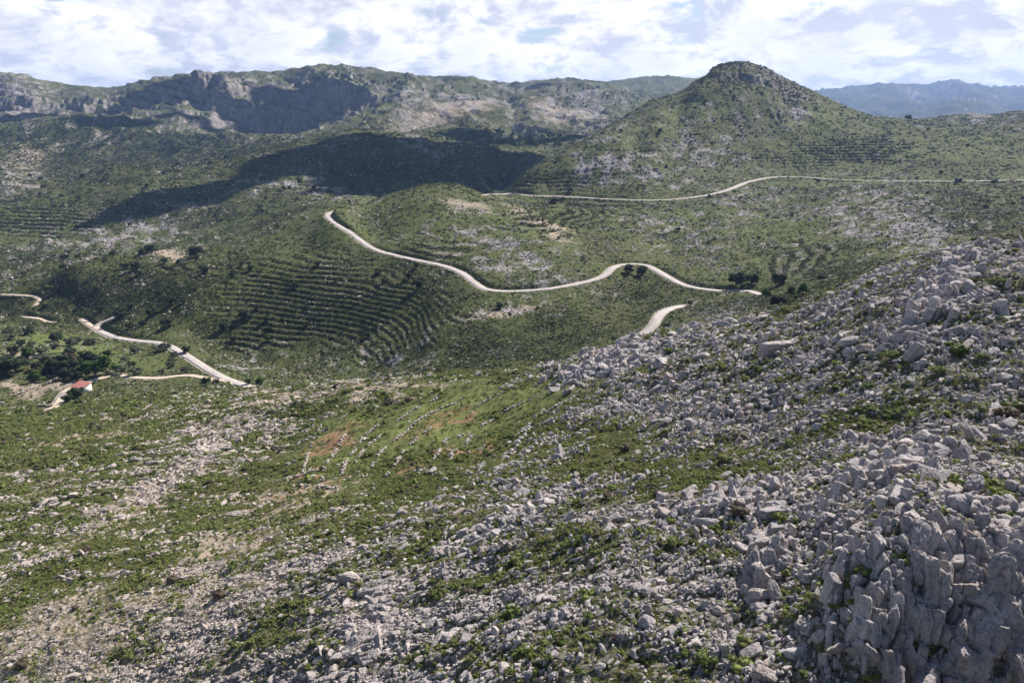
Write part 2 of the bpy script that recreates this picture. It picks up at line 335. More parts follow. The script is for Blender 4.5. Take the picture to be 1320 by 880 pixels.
# house platform
hx, hy, hz = hit(106, 503, 290, QB)
pw = 1 - sstep(7, 13, np.hypot(X - hx, Y - hy)); Z = Z * (1 - pw) + (hz - .1) * pw
Q = Z / D
def zat(x, y):
    x = np.asarray(x, float); y = np.asarray(y, float)
    tu = np.interp(x / y, UC, np.arange(NU)); tl = np.interp(np.log(y), LD, np.arange(NR))
    i = np.clip(tl.astype(int), 0, NR - 2); j = np.clip(tu.astype(int), 0, NU - 2); a = tl - i; b = tu - j
    return (Z[i, j] * (1 - b) + Z[i, j + 1] * b) * (1 - a) + (Z[i + 1, j] * (1 - b) + Z[i + 1, j + 1] * b) * a
print('roads', round(time.time() - T0, 1))

# ------------------------------------------------------------------ scene helpers
SC = bpy.context.scene; COL = SC.collection
def tag(o, label=None, cat=None, group=None, kind=None):
    if label: o['label'] = label
    if cat: o['category'] = cat
    if group: o['group'] = group
    if kind: o['kind'] = kind
    return o
def mesh(name, co, faces, mat=None, smooth=False):
    """faces: int array (n,3) or (n,4), or a list of such arrays"""
    me = bpy.data.meshes.new(name)
    fl = faces if isinstance(faces, list) else [faces]
    fl = [np.asarray(f) for f in fl if len(f)]
    co = np.asarray(co, np.float32)
    me.vertices.add(len(co)); me.vertices.foreach_set('co', co.ravel())
    loops = np.concatenate([f.ravel() for f in fl]).astype(np.int32)
    cnt = np.concatenate([np.full(len(f), f.shape[1]) for f in fl]).astype(np.int32)
    me.loops.add(len(loops)); me.loops.foreach_set('vertex_index', loops)
    me.polygons.add(len(cnt)); me.polygons.foreach_set('loop_start', np.concatenate([[0], np.cumsum(cnt)[:-1]]).astype(np.int32))
    if smooth: me.polygons.foreach_set('use_smooth', np.ones(len(cnt), bool))
    me.update(calc_edges=True)
    if mat: me.materials.append(mat)
    return me
def obj(name, me, parent=None, link=True):
    o = bpy.data.objects.new(name, me)
    if link: COL.objects.link(o)
    if parent: o.parent = parent
    return o
def empty(name, loc, rz=0):
    o = bpy.data.objects.new(name, None); o.empty_display_size = .5; COL.objects.link(o); o.location = loc; o.rotation_euler = (0, 0, rz); return o
class NT:
    def __init__(s, name):
        s.m = bpy.data.materials.new(name); s.m.use_nodes = True; s.t = s.m.node_tree; s.t.nodes.clear()
    def n(s, typ, **k):
        nd = s.t.nodes.new(typ)
        for a, b in k.items():
            if a.startswith('_'): setattr(nd, a[1:], b)
            else:
                key = int(a[1:]) if a[0] == 'i' and a[1:].isdigit() else a
                if isinstance(b, bpy.types.NodeSocket): s.t.links.new(b, nd.inputs[key])
                else: nd.inputs[key].default_value = b
        return nd
    def math(s, op, a, b=0., c=None, clamp=False):
        nd = s.n('ShaderNodeMath', _operation=op, _use_clamp=clamp, i0=a, i1=b)
        if c is not None:
            if isinstance(c, bpy.types.NodeSocket): s.t.links.new(c, nd.inputs[2])
            else: nd.inputs[2].default_value = c
        return nd.outputs[0]
    def noise(s, vec, scale, detail=3, rough=.55):
        return s.n('ShaderNodeTexNoise', Vector=vec, Scale=scale, Detail=float(detail), Roughness=rough).outputs[0]
    def ramp(s, v, a, b):
        return s.n('ShaderNodeMapRange', Value=v, **{'From Min': a, 'From Max': b}).outputs[0]
    def mix(s, f, a, b):
        nd = s.n('ShaderNodeMix', _data_type='RGBA')
        s.t.links.new(f, nd.inputs[0]) if isinstance(f, bpy.types.NodeSocket) else setattr(nd.inputs[0], 'default_value', f)
        for k, v in ((6, a), (7, b)):
            if isinstance(v, bpy.types.NodeSocket): s.t.links.new(v, nd.inputs[k])
            else: nd.inputs[k].default_value = (*v, 1)
        return nd.outputs[2]
    def out(s, col, rough=.9, bump=None, bstr=.5, bdist=.1, spec=.15, trans=0):
        b = s.n('ShaderNodeBsdfPrincipled', Roughness=rough)
        b.inputs['Specular IOR Level'].default_value = spec
        if isinstance(col, bpy.types.NodeSocket): s.t.links.new(col, b.inputs['Base Color'])
        else: b.inputs['Base Color'].default_value = (*col, 1)
        if bump is not None:
            bp = s.n('ShaderNodeBump', Height=bump, Strength=bstr, Distance=bdist); s.t.links.new(bp.outputs[0], b.inputs['Normal'])
        sh = b.outputs[0]
        if trans:
            tr = s.n('ShaderNodeBsdfTranslucent'); s.t.links.new(col, tr.inputs[0]) if isinstance(col, bpy.types.NodeSocket) else None
            mx = s.n('ShaderNodeMixShader', i0=trans); s.t.links.new(sh, mx.inputs[1]); s.t.links.new(tr.outputs[0], mx.inputs[2]); sh = mx.outputs[0]
        o = s.n('ShaderNodeOutputMaterial'); s.t.links.new(sh, o.inputs[0]); return s.m

ROCKC1, ROCKC2, ROCKC3 = (.50, .445, .425), (.24, .225, .24), (.64, .575, .54)
def rock_mat(name='limestone', C1=ROCKC1, C2=ROCKC2, C3=ROCKC3):
    t = NT(name); tc = t.n('ShaderNodeTexCoord').outputs['Object']; gm = t.n('ShaderNodeNewGeometry').outputs['Position']
    oi = t.n('ShaderNodeObjectInfo')
    n1 = t.noise(gm, .55, 4, .6); n2 = t.noise(gm, 4.5, 5, .65); n3 = t.noise(gm, 22, 4, .7)
    c = t.mix(t.ramp(n2, .36, .62), C2, C1)
    c = t.mix(t.ramp(n1, .45, .75), c, C3)
    gx_ = t.n('ShaderNodeSeparateXYZ', Vector=gm).outputs[0]
    c = t.mix(t.math('MULTIPLY', t.ramp(gx_, 0., -45.), .55), c, t.mix(n2, (.40, .33, .27), (.60, .50, .41)))
    c = t.mix(t.math('MULTIPLY', t.ramp(n3, .52, .68), .65), c, (.13, .125, .135))
    c = t.mix(t.math('MULTIPLY', t.ramp(oi.outputs['Random'], .8, 1.), .4), c, (.42, .32, .24))
    h = t.math('ADD', n2, t.math('MULTIPLY', n3, .4))
    return t.out(c, .93, h, .9, .16)
M_ROCK = rock_mat()
M_ROCK2 = rock_mat('darker grey limestone', (.33, .305, .305), (.20, .19, .205), (.40, .36, .345))  # darker limestone tone that tones down the valley rock specks
def leaf_mat(name, c1, c2, c3, trans=.25):
    t = NT(name); oi = t.n('ShaderNodeObjectInfo'); gm = t.n('ShaderNodeNewGeometry')
    n = t.noise(gm.outputs['Position'], .9, 2)
    c = t.mix(t.ramp(oi.outputs['Random'], 0., 1.), c1, c2)
    c = t.mix(t.ramp(n, .45, .7), c, c3)
    return t.out(c, .75, spec=.2, trans=trans)
M_SHRUB = leaf_mat('garrigue leaves', (.085, .125, .03), (.235, .28, .075), (.23, .225, .095))
M_SCRUB = leaf_mat('maquis leaves', (.032, .046, .02), (.072, .088, .036), (.065, .078, .035))
M_DRY = leaf_mat('dry shrub twigs', (.10, .075, .05), (.14, .11, .075), (.12, .10, .08))
M_PINE = leaf_mat('pine needles', (.045, .085, .02), (.09, .15, .03), (.07, .12, .025))
M_CAROB = leaf_mat('carob leaves', (.025, .042, .02), (.05, .07, .03), (.04, .055, .03))
M_OLIVE = leaf_mat('olive leaves', (.09, .11, .07), (.14, .16, .10), (.11, .13, .08))
M_GRASS = leaf_mat('grass blades', (.16, .19, .055), (.32, .29, .13), (.24, .26, .09), .3)
def flat(name, c, rough=.8, ns=0, c2=None, spec=.2):
    t = NT(name)
    if ns:
        gm = t.n('ShaderNodeNewGeometry').outputs['Position']
        return t.out(t.mix(t.ramp(t.noise(gm, ns, 4), .35, .65), c, c2), rough, spec=spec)
    return t.out(c, rough, spec=spec)
M_BARK = flat('bark', (.10, .075, .055), .9, 3, (.17, .14, .11))

# ------------------------------------------------------------------ ground
def ground_mat():
    t = NT('hillside ground'); gm = t.n('ShaderNodeNewGeometry').outputs['Position']
    cv = t.n('ShaderNodeAttribute', _attribute_name='cover'); sp = t.n('ShaderNodeSeparateColor', Color=cv.outputs['Color'])
    c2 = t.n('ShaderNodeAttribute', _attribute_name='cover_extra'); s2 = t.n('ShaderNodeSeparateColor', Color=c2.outputs['Color'])
    rock_, soil_, field_ = sp.outputs; red_, dark_, far_ = s2.outputs
    # anisotropic fine coordinates, stretched along the strike of the strata
    mp = t.n('ShaderNodeMapping', Vector=gm, Rotation=(0, 0, R(-20)), Scale=(.55, 1.2, 1.)).outputs[0]
    nA = t.noise(mp, .13, 5, .62); nB = t.noise(mp, .9, 5, .65); nC = t.noise(mp, 3.6, 4, .65)
    nF = t.noise(gm, .035, 6, .66); nG = t.noise(gm, .18, 4, .7); nH = t.noise(gm, .009, 5, .6)
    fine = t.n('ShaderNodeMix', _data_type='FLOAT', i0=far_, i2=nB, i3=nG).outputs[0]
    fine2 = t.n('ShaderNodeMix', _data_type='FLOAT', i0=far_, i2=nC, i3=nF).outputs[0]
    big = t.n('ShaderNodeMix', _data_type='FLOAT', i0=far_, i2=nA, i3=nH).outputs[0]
    # vegetation colour; dark_ brings dark scrub and some painted shade
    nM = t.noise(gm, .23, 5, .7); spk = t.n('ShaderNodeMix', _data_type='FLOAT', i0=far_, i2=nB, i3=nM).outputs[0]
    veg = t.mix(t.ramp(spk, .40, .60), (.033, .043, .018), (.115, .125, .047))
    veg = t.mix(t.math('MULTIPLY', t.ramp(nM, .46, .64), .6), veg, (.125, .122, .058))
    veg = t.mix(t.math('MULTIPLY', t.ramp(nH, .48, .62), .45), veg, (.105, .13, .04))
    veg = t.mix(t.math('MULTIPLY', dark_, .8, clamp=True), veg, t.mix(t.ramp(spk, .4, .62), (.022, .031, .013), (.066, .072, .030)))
    meadow = t.mix(t.ramp(fine2, .38, .66), (.11, .16, .04), (.23, .245, .09))
    veg = t.mix(t.math('MULTIPLY', field_, t.ramp(big, .3, .55), clamp=True), veg, meadow)
    # bare soil and gravel
    so = t.mix(t.ramp(fine2, .4, .62), (.27, .215, .155), (.42, .355, .275))
    v = t.math('ADD', t.math('ADD', soil_, t.math('MULTIPLY', fine, 1.3)), t.math('MULTIPLY', big, .9))
    c = t.mix(t.ramp(v, 1.33, 1.5), veg, so)
    # rock
    rc = t.mix(t.ramp(fine2, .38, .62), ROCKC2, ROCKC1)
    rc = t.mix(t.ramp(big, .5, .7), rc, (.40, .355, .33)); rc = t.mix(.35, rc, (.24, .225, .23))
    v = t.math('ADD', t.math('MULTIPLY', rock_, .95), t.math('ADD', t.math('MULTIPLY', spk, 2.0), t.math('MULTIPLY', nM, .8)))
    rm = t.ramp(v, 1.80, 2.0)
    near_dark = t.mix(t.ramp(fine2, .4, .6), (.06, .065, .035), (.22, .20, .17))
    c = t.mix(t.math('MULTIPLY', rm, .9), c, t.mix(t.ramp(far_, -.001, .02), near_dark, rc))
    v = t.math('ADD', red_, t.math('MULTIPLY', fine, 1.1)); c = t.mix(t.ramp(v, .85, 1.0), c, t.mix(fine2, (.26, .135, .075), (.37, .24, .15)))
    # made ground beside the roads
    rd = t.n('ShaderNodeAttribute', _attribute_name='roadside').outputs['Fac']
    c = t.mix(t.ramp(t.math('ADD', rd, t.math('MULTIPLY', fine, .8)), .75, 1.), c, t.mix(fine2, (.34, .29, .24), (.48, .42, .36)))
    # steep bare faces (cliffs)
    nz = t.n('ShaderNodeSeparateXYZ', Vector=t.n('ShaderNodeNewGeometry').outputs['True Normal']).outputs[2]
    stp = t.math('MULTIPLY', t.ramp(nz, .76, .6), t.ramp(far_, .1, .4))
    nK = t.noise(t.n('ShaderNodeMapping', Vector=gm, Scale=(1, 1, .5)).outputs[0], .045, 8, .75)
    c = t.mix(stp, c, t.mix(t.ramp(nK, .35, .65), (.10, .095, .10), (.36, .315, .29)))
    h = t.math('ADD', t.math('MULTIPLY', nB, .6), t.math('MULTIPLY', nC, .25))
    hf = t.math('MULTIPLY', t.math('ADD', t.math('MULTIPLY', nG, 6.), t.math('MULTIPLY', nF, 18.)), far_)
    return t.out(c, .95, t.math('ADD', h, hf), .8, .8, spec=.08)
M_GROUND = ground_mat()
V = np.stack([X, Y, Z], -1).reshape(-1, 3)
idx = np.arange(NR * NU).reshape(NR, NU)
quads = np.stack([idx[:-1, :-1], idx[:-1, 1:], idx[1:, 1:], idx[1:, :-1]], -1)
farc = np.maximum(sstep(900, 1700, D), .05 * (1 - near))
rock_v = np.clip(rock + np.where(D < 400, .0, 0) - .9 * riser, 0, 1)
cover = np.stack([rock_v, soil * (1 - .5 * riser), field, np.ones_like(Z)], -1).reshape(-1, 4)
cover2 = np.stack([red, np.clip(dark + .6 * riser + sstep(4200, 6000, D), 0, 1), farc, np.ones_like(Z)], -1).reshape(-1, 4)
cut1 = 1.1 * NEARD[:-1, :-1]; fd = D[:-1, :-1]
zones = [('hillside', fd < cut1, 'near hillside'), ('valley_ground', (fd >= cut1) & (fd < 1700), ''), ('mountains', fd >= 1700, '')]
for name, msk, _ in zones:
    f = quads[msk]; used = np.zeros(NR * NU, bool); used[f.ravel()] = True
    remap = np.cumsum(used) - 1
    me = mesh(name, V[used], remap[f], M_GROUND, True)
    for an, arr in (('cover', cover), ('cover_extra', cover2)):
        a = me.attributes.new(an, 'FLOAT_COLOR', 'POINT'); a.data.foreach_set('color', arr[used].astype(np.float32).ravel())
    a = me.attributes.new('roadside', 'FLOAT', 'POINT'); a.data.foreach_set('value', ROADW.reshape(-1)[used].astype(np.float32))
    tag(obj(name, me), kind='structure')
print('ground', round(time.time() - T0, 1), NU * NR)

def ribbon(name, path, hw, mat, lift=.06):
    p = path.copy(); t = np.gradient(p[:, :2], axis=0); t /= np.linalg.norm(t, axis=1, keepdims=True)
    nrm = np.stack([-t[:, 1], t[:, 0]], 1)
    offs = np.array([-1.0, -.98, -.5, 0, .5, .98, 1.0]); hs = np.array([-.5, 0, .03, .05, .03, 0, -.5])
    wv = hw * (1 + .12 * pn(np.arange(len(p)) / 6., np.zeros(len(p)), 50))
    co = np.zeros((len(p), 7, 3))
    for k in range(7):
        co[:, k, :2] = p[:, :2] + nrm * (offs[k] * wv)[:, None]; co[:, k, 2] = p[:, 2] + lift + hs[k]
    i = np.arange(len(p) * 7).reshape(len(p), 7)
    q = np.stack([i[:-1, :-1], i[:-1, 1:], i[1:, 1:], i[1:, :-1]], -1).reshape(-1, 4)[:, ::-1]
    return tag(obj(name, mesh(name, co.reshape(-1, 3), q, mat, True)), kind='structure')
def road_mat(name, a, b):
    t = NT(name); gm = t.n('ShaderNodeNewGeometry').outputs['Position']
    n1 = t.noise(gm, .25, 4); n2 = t.noise(gm, 1.6, 4)
    c = t.mix(t.ramp(n1, .35, .65), a, b); c = t.mix(t.math('MULTIPLY', t.ramp(n2, .5, .75), .35), c, (.3, .25, .21))
    return t.out(c, .9)
M_ROAD = road_mat('pale worn road', (.38, .34, .32), (.50, .455, .43)); M_TRACK = road_mat('dirt track', (.48, .38, .28), (.60, .50, .40))
for k, (p, hw) in ROADS.items(): ribbon('road', p, hw, M_ROAD, .1)
for k, (p, hw) in TRACKS.items(): ribbon('path', p, hw, M_TRACK, .08)

# ------------------------------------------------------------------ prototypes
import bmesh
def ico(sub):
    bm = bmesh.new(); bmesh.ops.create_icosphere(bm, subdivisions=sub, radius=1)
    co = np.array([v.co[:] for v in bm.verts]); f = np.array([[v.index for v in q.verts] for q in bm.faces]); bm.free(); return co, f
def n3(c, s):
    return pn(c[:, 0] + c[:, 2] * .7, c[:, 1] - c[:, 2] * .7, s) + pn(c[:, 2] + 3.1, c[:, 0] * .8 - c[:, 1] * .6, s + 2)
ICO = {k: ico(k) for k in (2, 3, 4, 5)}
def rock_mesh(name, seed, sub, slabby=False, block=False):
    r = np.random.default_rng(seed); co, f = ICO[sub]
    npl = r.integers(8, 14); nn = r.normal(size=(npl, 3)); nn /= np.linalg.norm(nn, axis=1, keepdims=True)
    if slabby: nn[: npl // 2, 2] *= .25; nn /= np.linalg.norm(nn, axis=1, keepdims=True)
    off = r.uniform(.42, .85, npl)
    if block:
        ax = np.vstack([np.eye(3), -np.eye(3)]) + r.normal(0, .10, (6, 3)); ax /= np.linalg.norm(ax, axis=1, keepdims=True)
        nn = np.vstack([ax, nn[:5]]); off = np.concatenate([r.uniform(.5, .62, 6), r.uniform(.62, .82, 5)])
    dots = np.maximum(co @ nn.T, 1e-3); rad = (off[None] / dots)
    k = 26.; rad = (np.sum(np.minimum(rad, 4) ** -k, 1) + 1.0) ** (-1 / k)
    c = co * rad[:, None]
    d = .05 * n3(c * 1.6, seed) + .03 * n3(c * 4, seed + 3) + .026 * n3(c * 9, seed + 6)
    crack = np.abs(n3(c * 1.3 + 5, seed + 9)); d -= .10 * np.exp(-(crack / .05) ** 2)
    joint = np.abs(pn(c[:, 0] * 2.6 + .3 * c[:, 2], c[:, 1] * 2.6, seed + 12)); d -= .12 * np.exp(-(joint / .045) ** 2)
    c = c + co * d[:, None] * (.75 if block else 1)
    return mesh(name, c * (1.25 if block else 1.1), f, M_ROCK, False)
def leaves(r, cen, rad, n, size, flatten=.3):
    """small leaf-sized triangles on and in lumpy ellipsoids"""
    dirs = r.normal(size=(n, 3)); dirs /= np.linalg.norm(dirs, axis=1, keepdims=True)
    rr = r.uniform(.55, 1.05, n) ** .6
    which = r.integers(0, len(cen), n)
    p = cen[which] + dirs * rr[:, None] * rad[which]
    a = r.normal(size=(n, 3)); a /= np.linalg.norm(a, axis=1, keepdims=True); b = np.cross(a, dirs + .6 * r.normal(size=(n, 3))); b /= np.linalg.norm(b, axis=1, keepdims=True) + 1e-9
    s = size * r.uniform(.6, 1.4, (n, 1))
    v = np.stack([p - a * s, p + b * s * .7, p + a * s, p - b * s * .7], 1)
    return v.reshape(-1, 3), np.arange(4 * n).reshape(-1, 4)
def shrub_mesh(name, seed, mat, n=150, size=.16, k=6):
    r = np.random.default_rng(seed)
    cen = np.concatenate([r.uniform(-.55, .55, (k, 2)), r.uniform(.2, .55, (k, 1))], 1); rad = r.uniform(.28, .5, (k, 1)) * np.array([[1, 1, .8]])
    v, f = leaves(r, cen, rad, n, size)
    # dense core so that light does not pass straight through
    co, fc = ICO[2]; vs = [v]; fs = [f]; fcs = []; base = len(v)
    for i in range(k):
        cc = co * rad[i] * .72 * (1 + .15 * n3(co * 2, seed + i))[:, None] + cen[i]; cc[:, 2] = np.maximum(cc[:, 2], -.25)
        vs.append(cc); fcs.append(fc + base); base += len(cc)
    return mesh(name, np.vstack(vs), [f, np.vstack(fcs)], mat)
def tuft_mesh(name, seed, mat, n=70):
    r = np.random.default_rng(seed); a = r.uniform(0, 2 * np.pi, n); b = r.uniform(0, .5, n) ** .7
    p = np.stack([np.cos(a) * b, np.sin(a) * b, np.zeros(n) - .1], 1); ln = r.uniform(.35, .9, n)
    tip = p + np.stack([np.cos(a) * ln * .5 + r.normal(0, .1, n), np.sin(a) * ln * .5 + r.normal(0, .1, n), ln * .8 + .1], 1)
    s = np.stack([-np.sin(a), np.cos(a), 0 * a], 1) * .07
    v = np.stack([p - s, p + s, tip], 1).reshape(-1, 3)
    return mesh(name, v, np.arange(3 * n).reshape(-1, 3), mat)
ROCKP = [rock_mesh('rock', 100 + i, 4, i % 2 == 0) for i in range(10)] + [rock_mesh('rock', 150 + i, 4, False, True) for i in range(6)]
ROCKB = [rock_mesh('boulder', 200 + i, 5, i % 3 != 0) for i in range(5)] + [rock_mesh('boulder', 220 + i, 5, False, True) for i in range(7)]
SHRUBP = [shrub_mesh('shrub', 300 + i, M_SHRUB, 260, .10) for i in range(5)] + [shrub_mesh('shrub', 340, M_DRY, 260, .09)]
SCRUBP = [shrub_mesh('scrub', 400 + i, M_SCRUB, 110, .17, 5) for i in range(4)] + [shrub_mesh('scrub', 440, M_SHRUB, 110, .17, 5)] + [shrub_mesh('scrub', 450 + i, M_CAROB, 110, .17, 5) for i in range(2)]
TUFTP = [tuft_mesh('tuft', 500 + i, M_GRASS) for i in range(3)]
def protos(name, meshes):
    c = bpy.data.collections.new(name)
    for i, m in enumerate(meshes):
        o = bpy.data.objects.new('%s_form' % name, m); c.objects.link(o)
    return c
def scatter(name, pts, rot, scl, pid, coll, label, cat):
    me = bpy.data.meshes.new(name); me.vertices.add(len(pts)); me.vertices.foreach_set('co', pts.astype(np.float32).ravel())
    for an, arr in (('rot', rot), ('scl', scl)):
        a = me.attributes.new(an, 'FLOAT_VECTOR', 'POINT'); a.data.foreach_set('vector', arr.astype(np.float32).ravel())
    a = me.attributes.new('pid', 'INT', 'POINT'); a.data.foreach_set('value', pid.astype(np.int32))
    o = obj(name, me); ng = bpy.data.node_groups.new(name, 'GeometryNodeTree')
    ng.interface.new_socket('Geometry', in_out='INPUT', socket_type='NodeSocketGeometry'); ng.interface.new_socket('Geometry', in_out='OUTPUT', socket_type='NodeSocketGeometry')
    N = ng.nodes; gi = N.new('NodeGroupInput'); go = N.new('NodeGroupOutput'); iop = N.new('GeometryNodeInstanceOnPoints'); ci = N.new('GeometryNodeCollectionInfo')
    ci.inputs['Collection'].default_value = coll; ci.inputs['Separate Children'].default_value = True; ci.inputs['Reset Children'].default_value = True
    def na(n, t):
        x = N.new('GeometryNodeInputNamedAttribute'); x.data_type = t; x.inputs[0].default_value = n; return [s for s in x.outputs if s.enabled][0]
    l = ng.links.new
    l(gi.outputs[0], iop.inputs['Points']); l(ci.outputs[0], iop.inputs['Instance']); iop.inputs['Pick Instance'].default_value = True
    l(na('pid', 'INT'), iop.inputs['Instance Index'])
    er = N.new('FunctionNodeEulerToRotation'); l(na('rot', 'FLOAT_VECTOR'), er.inputs[0]); l(er.outputs[0], iop.inputs['Rotation'])
    l(na('scl', 'FLOAT_VECTOR'), iop.inputs['Scale']); l(iop.outputs[0], go.inputs[0])
    o.modifiers.new('scatter', 'NODES').node_group = ng
    return tag(o, label, cat, kind='stuff')

# ------------------------------------------------------------------ scattering
cellA = np.diff(X, axis=1)[:-1] * np.diff(Y, axis=0)[:, :-1]
runmax = np.maximum.accumulate(Q, 0)
vis = ((Q > runmax - .012) & (np.abs(UU) < 1.05) & (PYY < 960))[:-1, :-1]
Dc = D[:-1, :-1]
free = (ROADW[:-1, :-1] < .25)
hfree = np.hypot(X - hx, Y - hy)[:-1, :-1] > 6
def g(a): return a[:-1, :-1]
gz0 = np.gradient(Z, axis=0) / np.gradient(Y, axis=0)
gx0 = np.gradient(Z, axis=1) / np.gradient(X, axis=1)   # slope across at fixed depth
def sample(weight, seed):
    """weight = expected number per cell"""
    r = np.random.default_rng(seed); k = r.poisson(weight); i, j = np.nonzero(k); rep = k[i, j]
    i = np.repeat(i, rep); j = np.repeat(j, rep); m = len(i)
    fi, fj = r.random(m), r.random(m)
    u = UC[j] + fj * (UC[j + 1] - UC[j]); d = np.exp(LD[i] + fi * (LD[i + 1] - LD[i]))
    x, y = u * d, d
    return i, j, np.stack([x, y, zat(x, y)], 1), r
STRIKE = math.atan2(.34, .94)
strike_n = g(fbm((X * .34 + Y * .94) / 4.5, (X * .94 - Y * .34) / 15, 4, 60, .6)) + .5 * g(fbm(X / 40, Y / 40, 2, 64))
rk = g(rock)
# green gaps between the rocks follow the strata
rkd = np.clip(rk * 1.15 + .75 * strike_n, 0, 1); rkd = np.where(rk < .12, rkd * .3, rkd) * (1 - .9 * np.clip(g(field) * 1.4, 0, 1) * (PX0[:-1, :-1] < 790))
allr = []   # px size, kind, pid, loc, rot, scale
def mkrocks(i, j, p, r, s, big):
    m = len(p); pxv = PX0[i, j]; pyv = PYY[i, j]
    crag = np.maximum(sstep(1000, 1150, pxv) * sstep(620, 700, pyv), .5 * sstep(450, 800, pxv))            # bottom right: upright jointed blocks
    el = r.uniform(1.0, 2.1, m); sl = np.stack([el, r.uniform(.65, 1., m), r.uniform(.55, 1., m)], 1) * s[:, None]
    up = r.random(m) < crag * .88
    sl[up, 2] = s[up] * r.uniform(1.0, 2.0, up.sum()); sl[up, 0] = s[up] * r.uniform(.36, .8, up.sum()); sl[up, 1] = s[up] * r.uniform(.7, 1.15, up.sum())
    rz = np.where(r.random(m) < .7, STRIKE + r.normal(0, .35, m), r.uniform(0, 6.28, m))
    rx = r.normal(.25, .3, m); ry = r.normal(-.1, .25, m)
    rx = np.where(up, r.normal(-.35, .2, m), rx); ry = np.where(up, r.normal(.25, .16, m), ry); rz = np.where(up, r.normal(.1, .35, m), rz)
    loc = p.copy(); loc[:, 2] += sl[:, 2] * np.where(up, .05, r.uniform(-.25, .18, m))
    return loc, np.stack([rx, ry, rz], 1), sl, up
lim = (vis & free & hfree)
# size classes for the near hillside
out = []
for (smul, share, seed, big) in ((1.0, .54, 1, 0), (1.7, .24, 2, 0), (2.8, .08, 3, 1), (4.2, .012, 4, 1)):
    s0 = np.maximum(.16, .0026 * Dc - .0005 * np.maximum(Dc - 90, 0)) * smul
    s0 = np.minimum(s0, [.5, .75, 1.05, 1.4][seed - 1])
    w = lim * g(near) * rkd ** 1.4 * share * cellA * 1.0 / (2.2 * s0 ** 2)
    if smul > 2: w = w * sstep(.4, .7, rk)
    w = w * (1 - .35 * sstep(1050, 1150, g(PXX)) * sstep(640, 700, g(PYY)))
    w[Dc < 20] = 0
    i, j, p, r = sample(w, seed)
    s = s0[i, j] * np.exp(r.normal(0, .28, len(p))) * (1 - .35 * g(soil)[i, j])
    out.append((i, j, p, r, s, big))
# crags: clusters of big blocks
CR = [(780,468,60,14,22,380,1.15),(1225,352,80,22,55,260,.95),(1080,395,60,14,35,80,.8),(1230,780,100,150,0,170,.82),(1120,760,70,110,0,110,.66),(1290,720,60,90,0,80,.74),(480,800,80,30,60,150,.55),
      (300,560,70,12,30,160,.8),(240,600,60,14,30,150,.7),(600,700,80,20,25,90,.6),(950,640,80,20,10,90,.7),(690,655,70,16,25,80,.6),(1150,600,90,20,20,80,.8),(990,710,60,30,80,60,.8)]
for c_i, (cx, cy, a, b, ang, m, s) in enumerate(CR):
    m = int(m * 1.5); r = np.random.default_rng(900 + c_i); e = r.normal(size=(m, 2)) * .5
    ca, sa = math.cos(R(ang)), math.sin(R(ang)); qx = cx + e[:, 0] * a * ca + e[:, 1] * b * sa; qy = cy - e[:, 0] * a * sa + e[:, 1] * b * ca
    pts = np.array([hit(x, y) for x, y in zip(qx, qy)]); ok = pts[:, 1] < np.interp(qx, CRX, CRD) * 1.05; pts = pts[ok]
    ii = np.clip(np.searchsorted(LD, np.log(pts[:, 1])), 0, NR - 2); jj = np.clip(np.searchsorted(UC, pts[:, 0] / pts[:, 1]), 0, NU - 2)
    pts[:, 2] = zat(pts[:, 0], pts[:, 1])
    out.append((ii, jj, pts, r, np.minimum(s * .72 * np.exp(r.normal(0, .4, len(pts))), 1.6 * s * .72), 2))
locs, rots, scls, bigs, ups = [], [], [], [], []
for (i, j, p, r, s, big) in out:
    a, b, c, u_ = mkrocks(i, j, p, r, s, big); ups.append(u_)
    locs.append(a); rots.append(b); scls.append(c); bigs.append(np.full(len(a), big))
locs, rots, scls, bigs, ups = (np.concatenate(v) for v in (locs, rots, scls, bigs, ups))
def onscreen(loc):
    d = loc[:, 1]; px, py = uq2px(loc[:, 0] / d, loc[:, 2] / d); return px, py
def pick300(loc, scl, extra=1.0, N=300):
    px, py = onscreen(loc); sz = np.prod(scl, 1) ** (1 / 3) / loc[:, 1] * extra
    sz = np.where((px > 4) & (px < 1316) & (py < 876) & (py > 300), sz, 0)
    q = loc[:, 2] / loc[:, 1]; i = np.clip(np.searchsorted(LD, np.log(loc[:, 1])) - 1, 0, NR - 1); j = np.clip(np.searchsorted(UC, loc[:, 0] / loc[:, 1]), 0, NU - 1)
    sz = np.where(q >= runmax[i, j] - .006, sz, 0)
    o = np.argsort(-sz)[:N]; m = np.zeros(len(loc), bool); m[o] = True; return m, px, py
sel, rpx, rpy = pick300(locs, scls)
rr = np.random.default_rng(5)
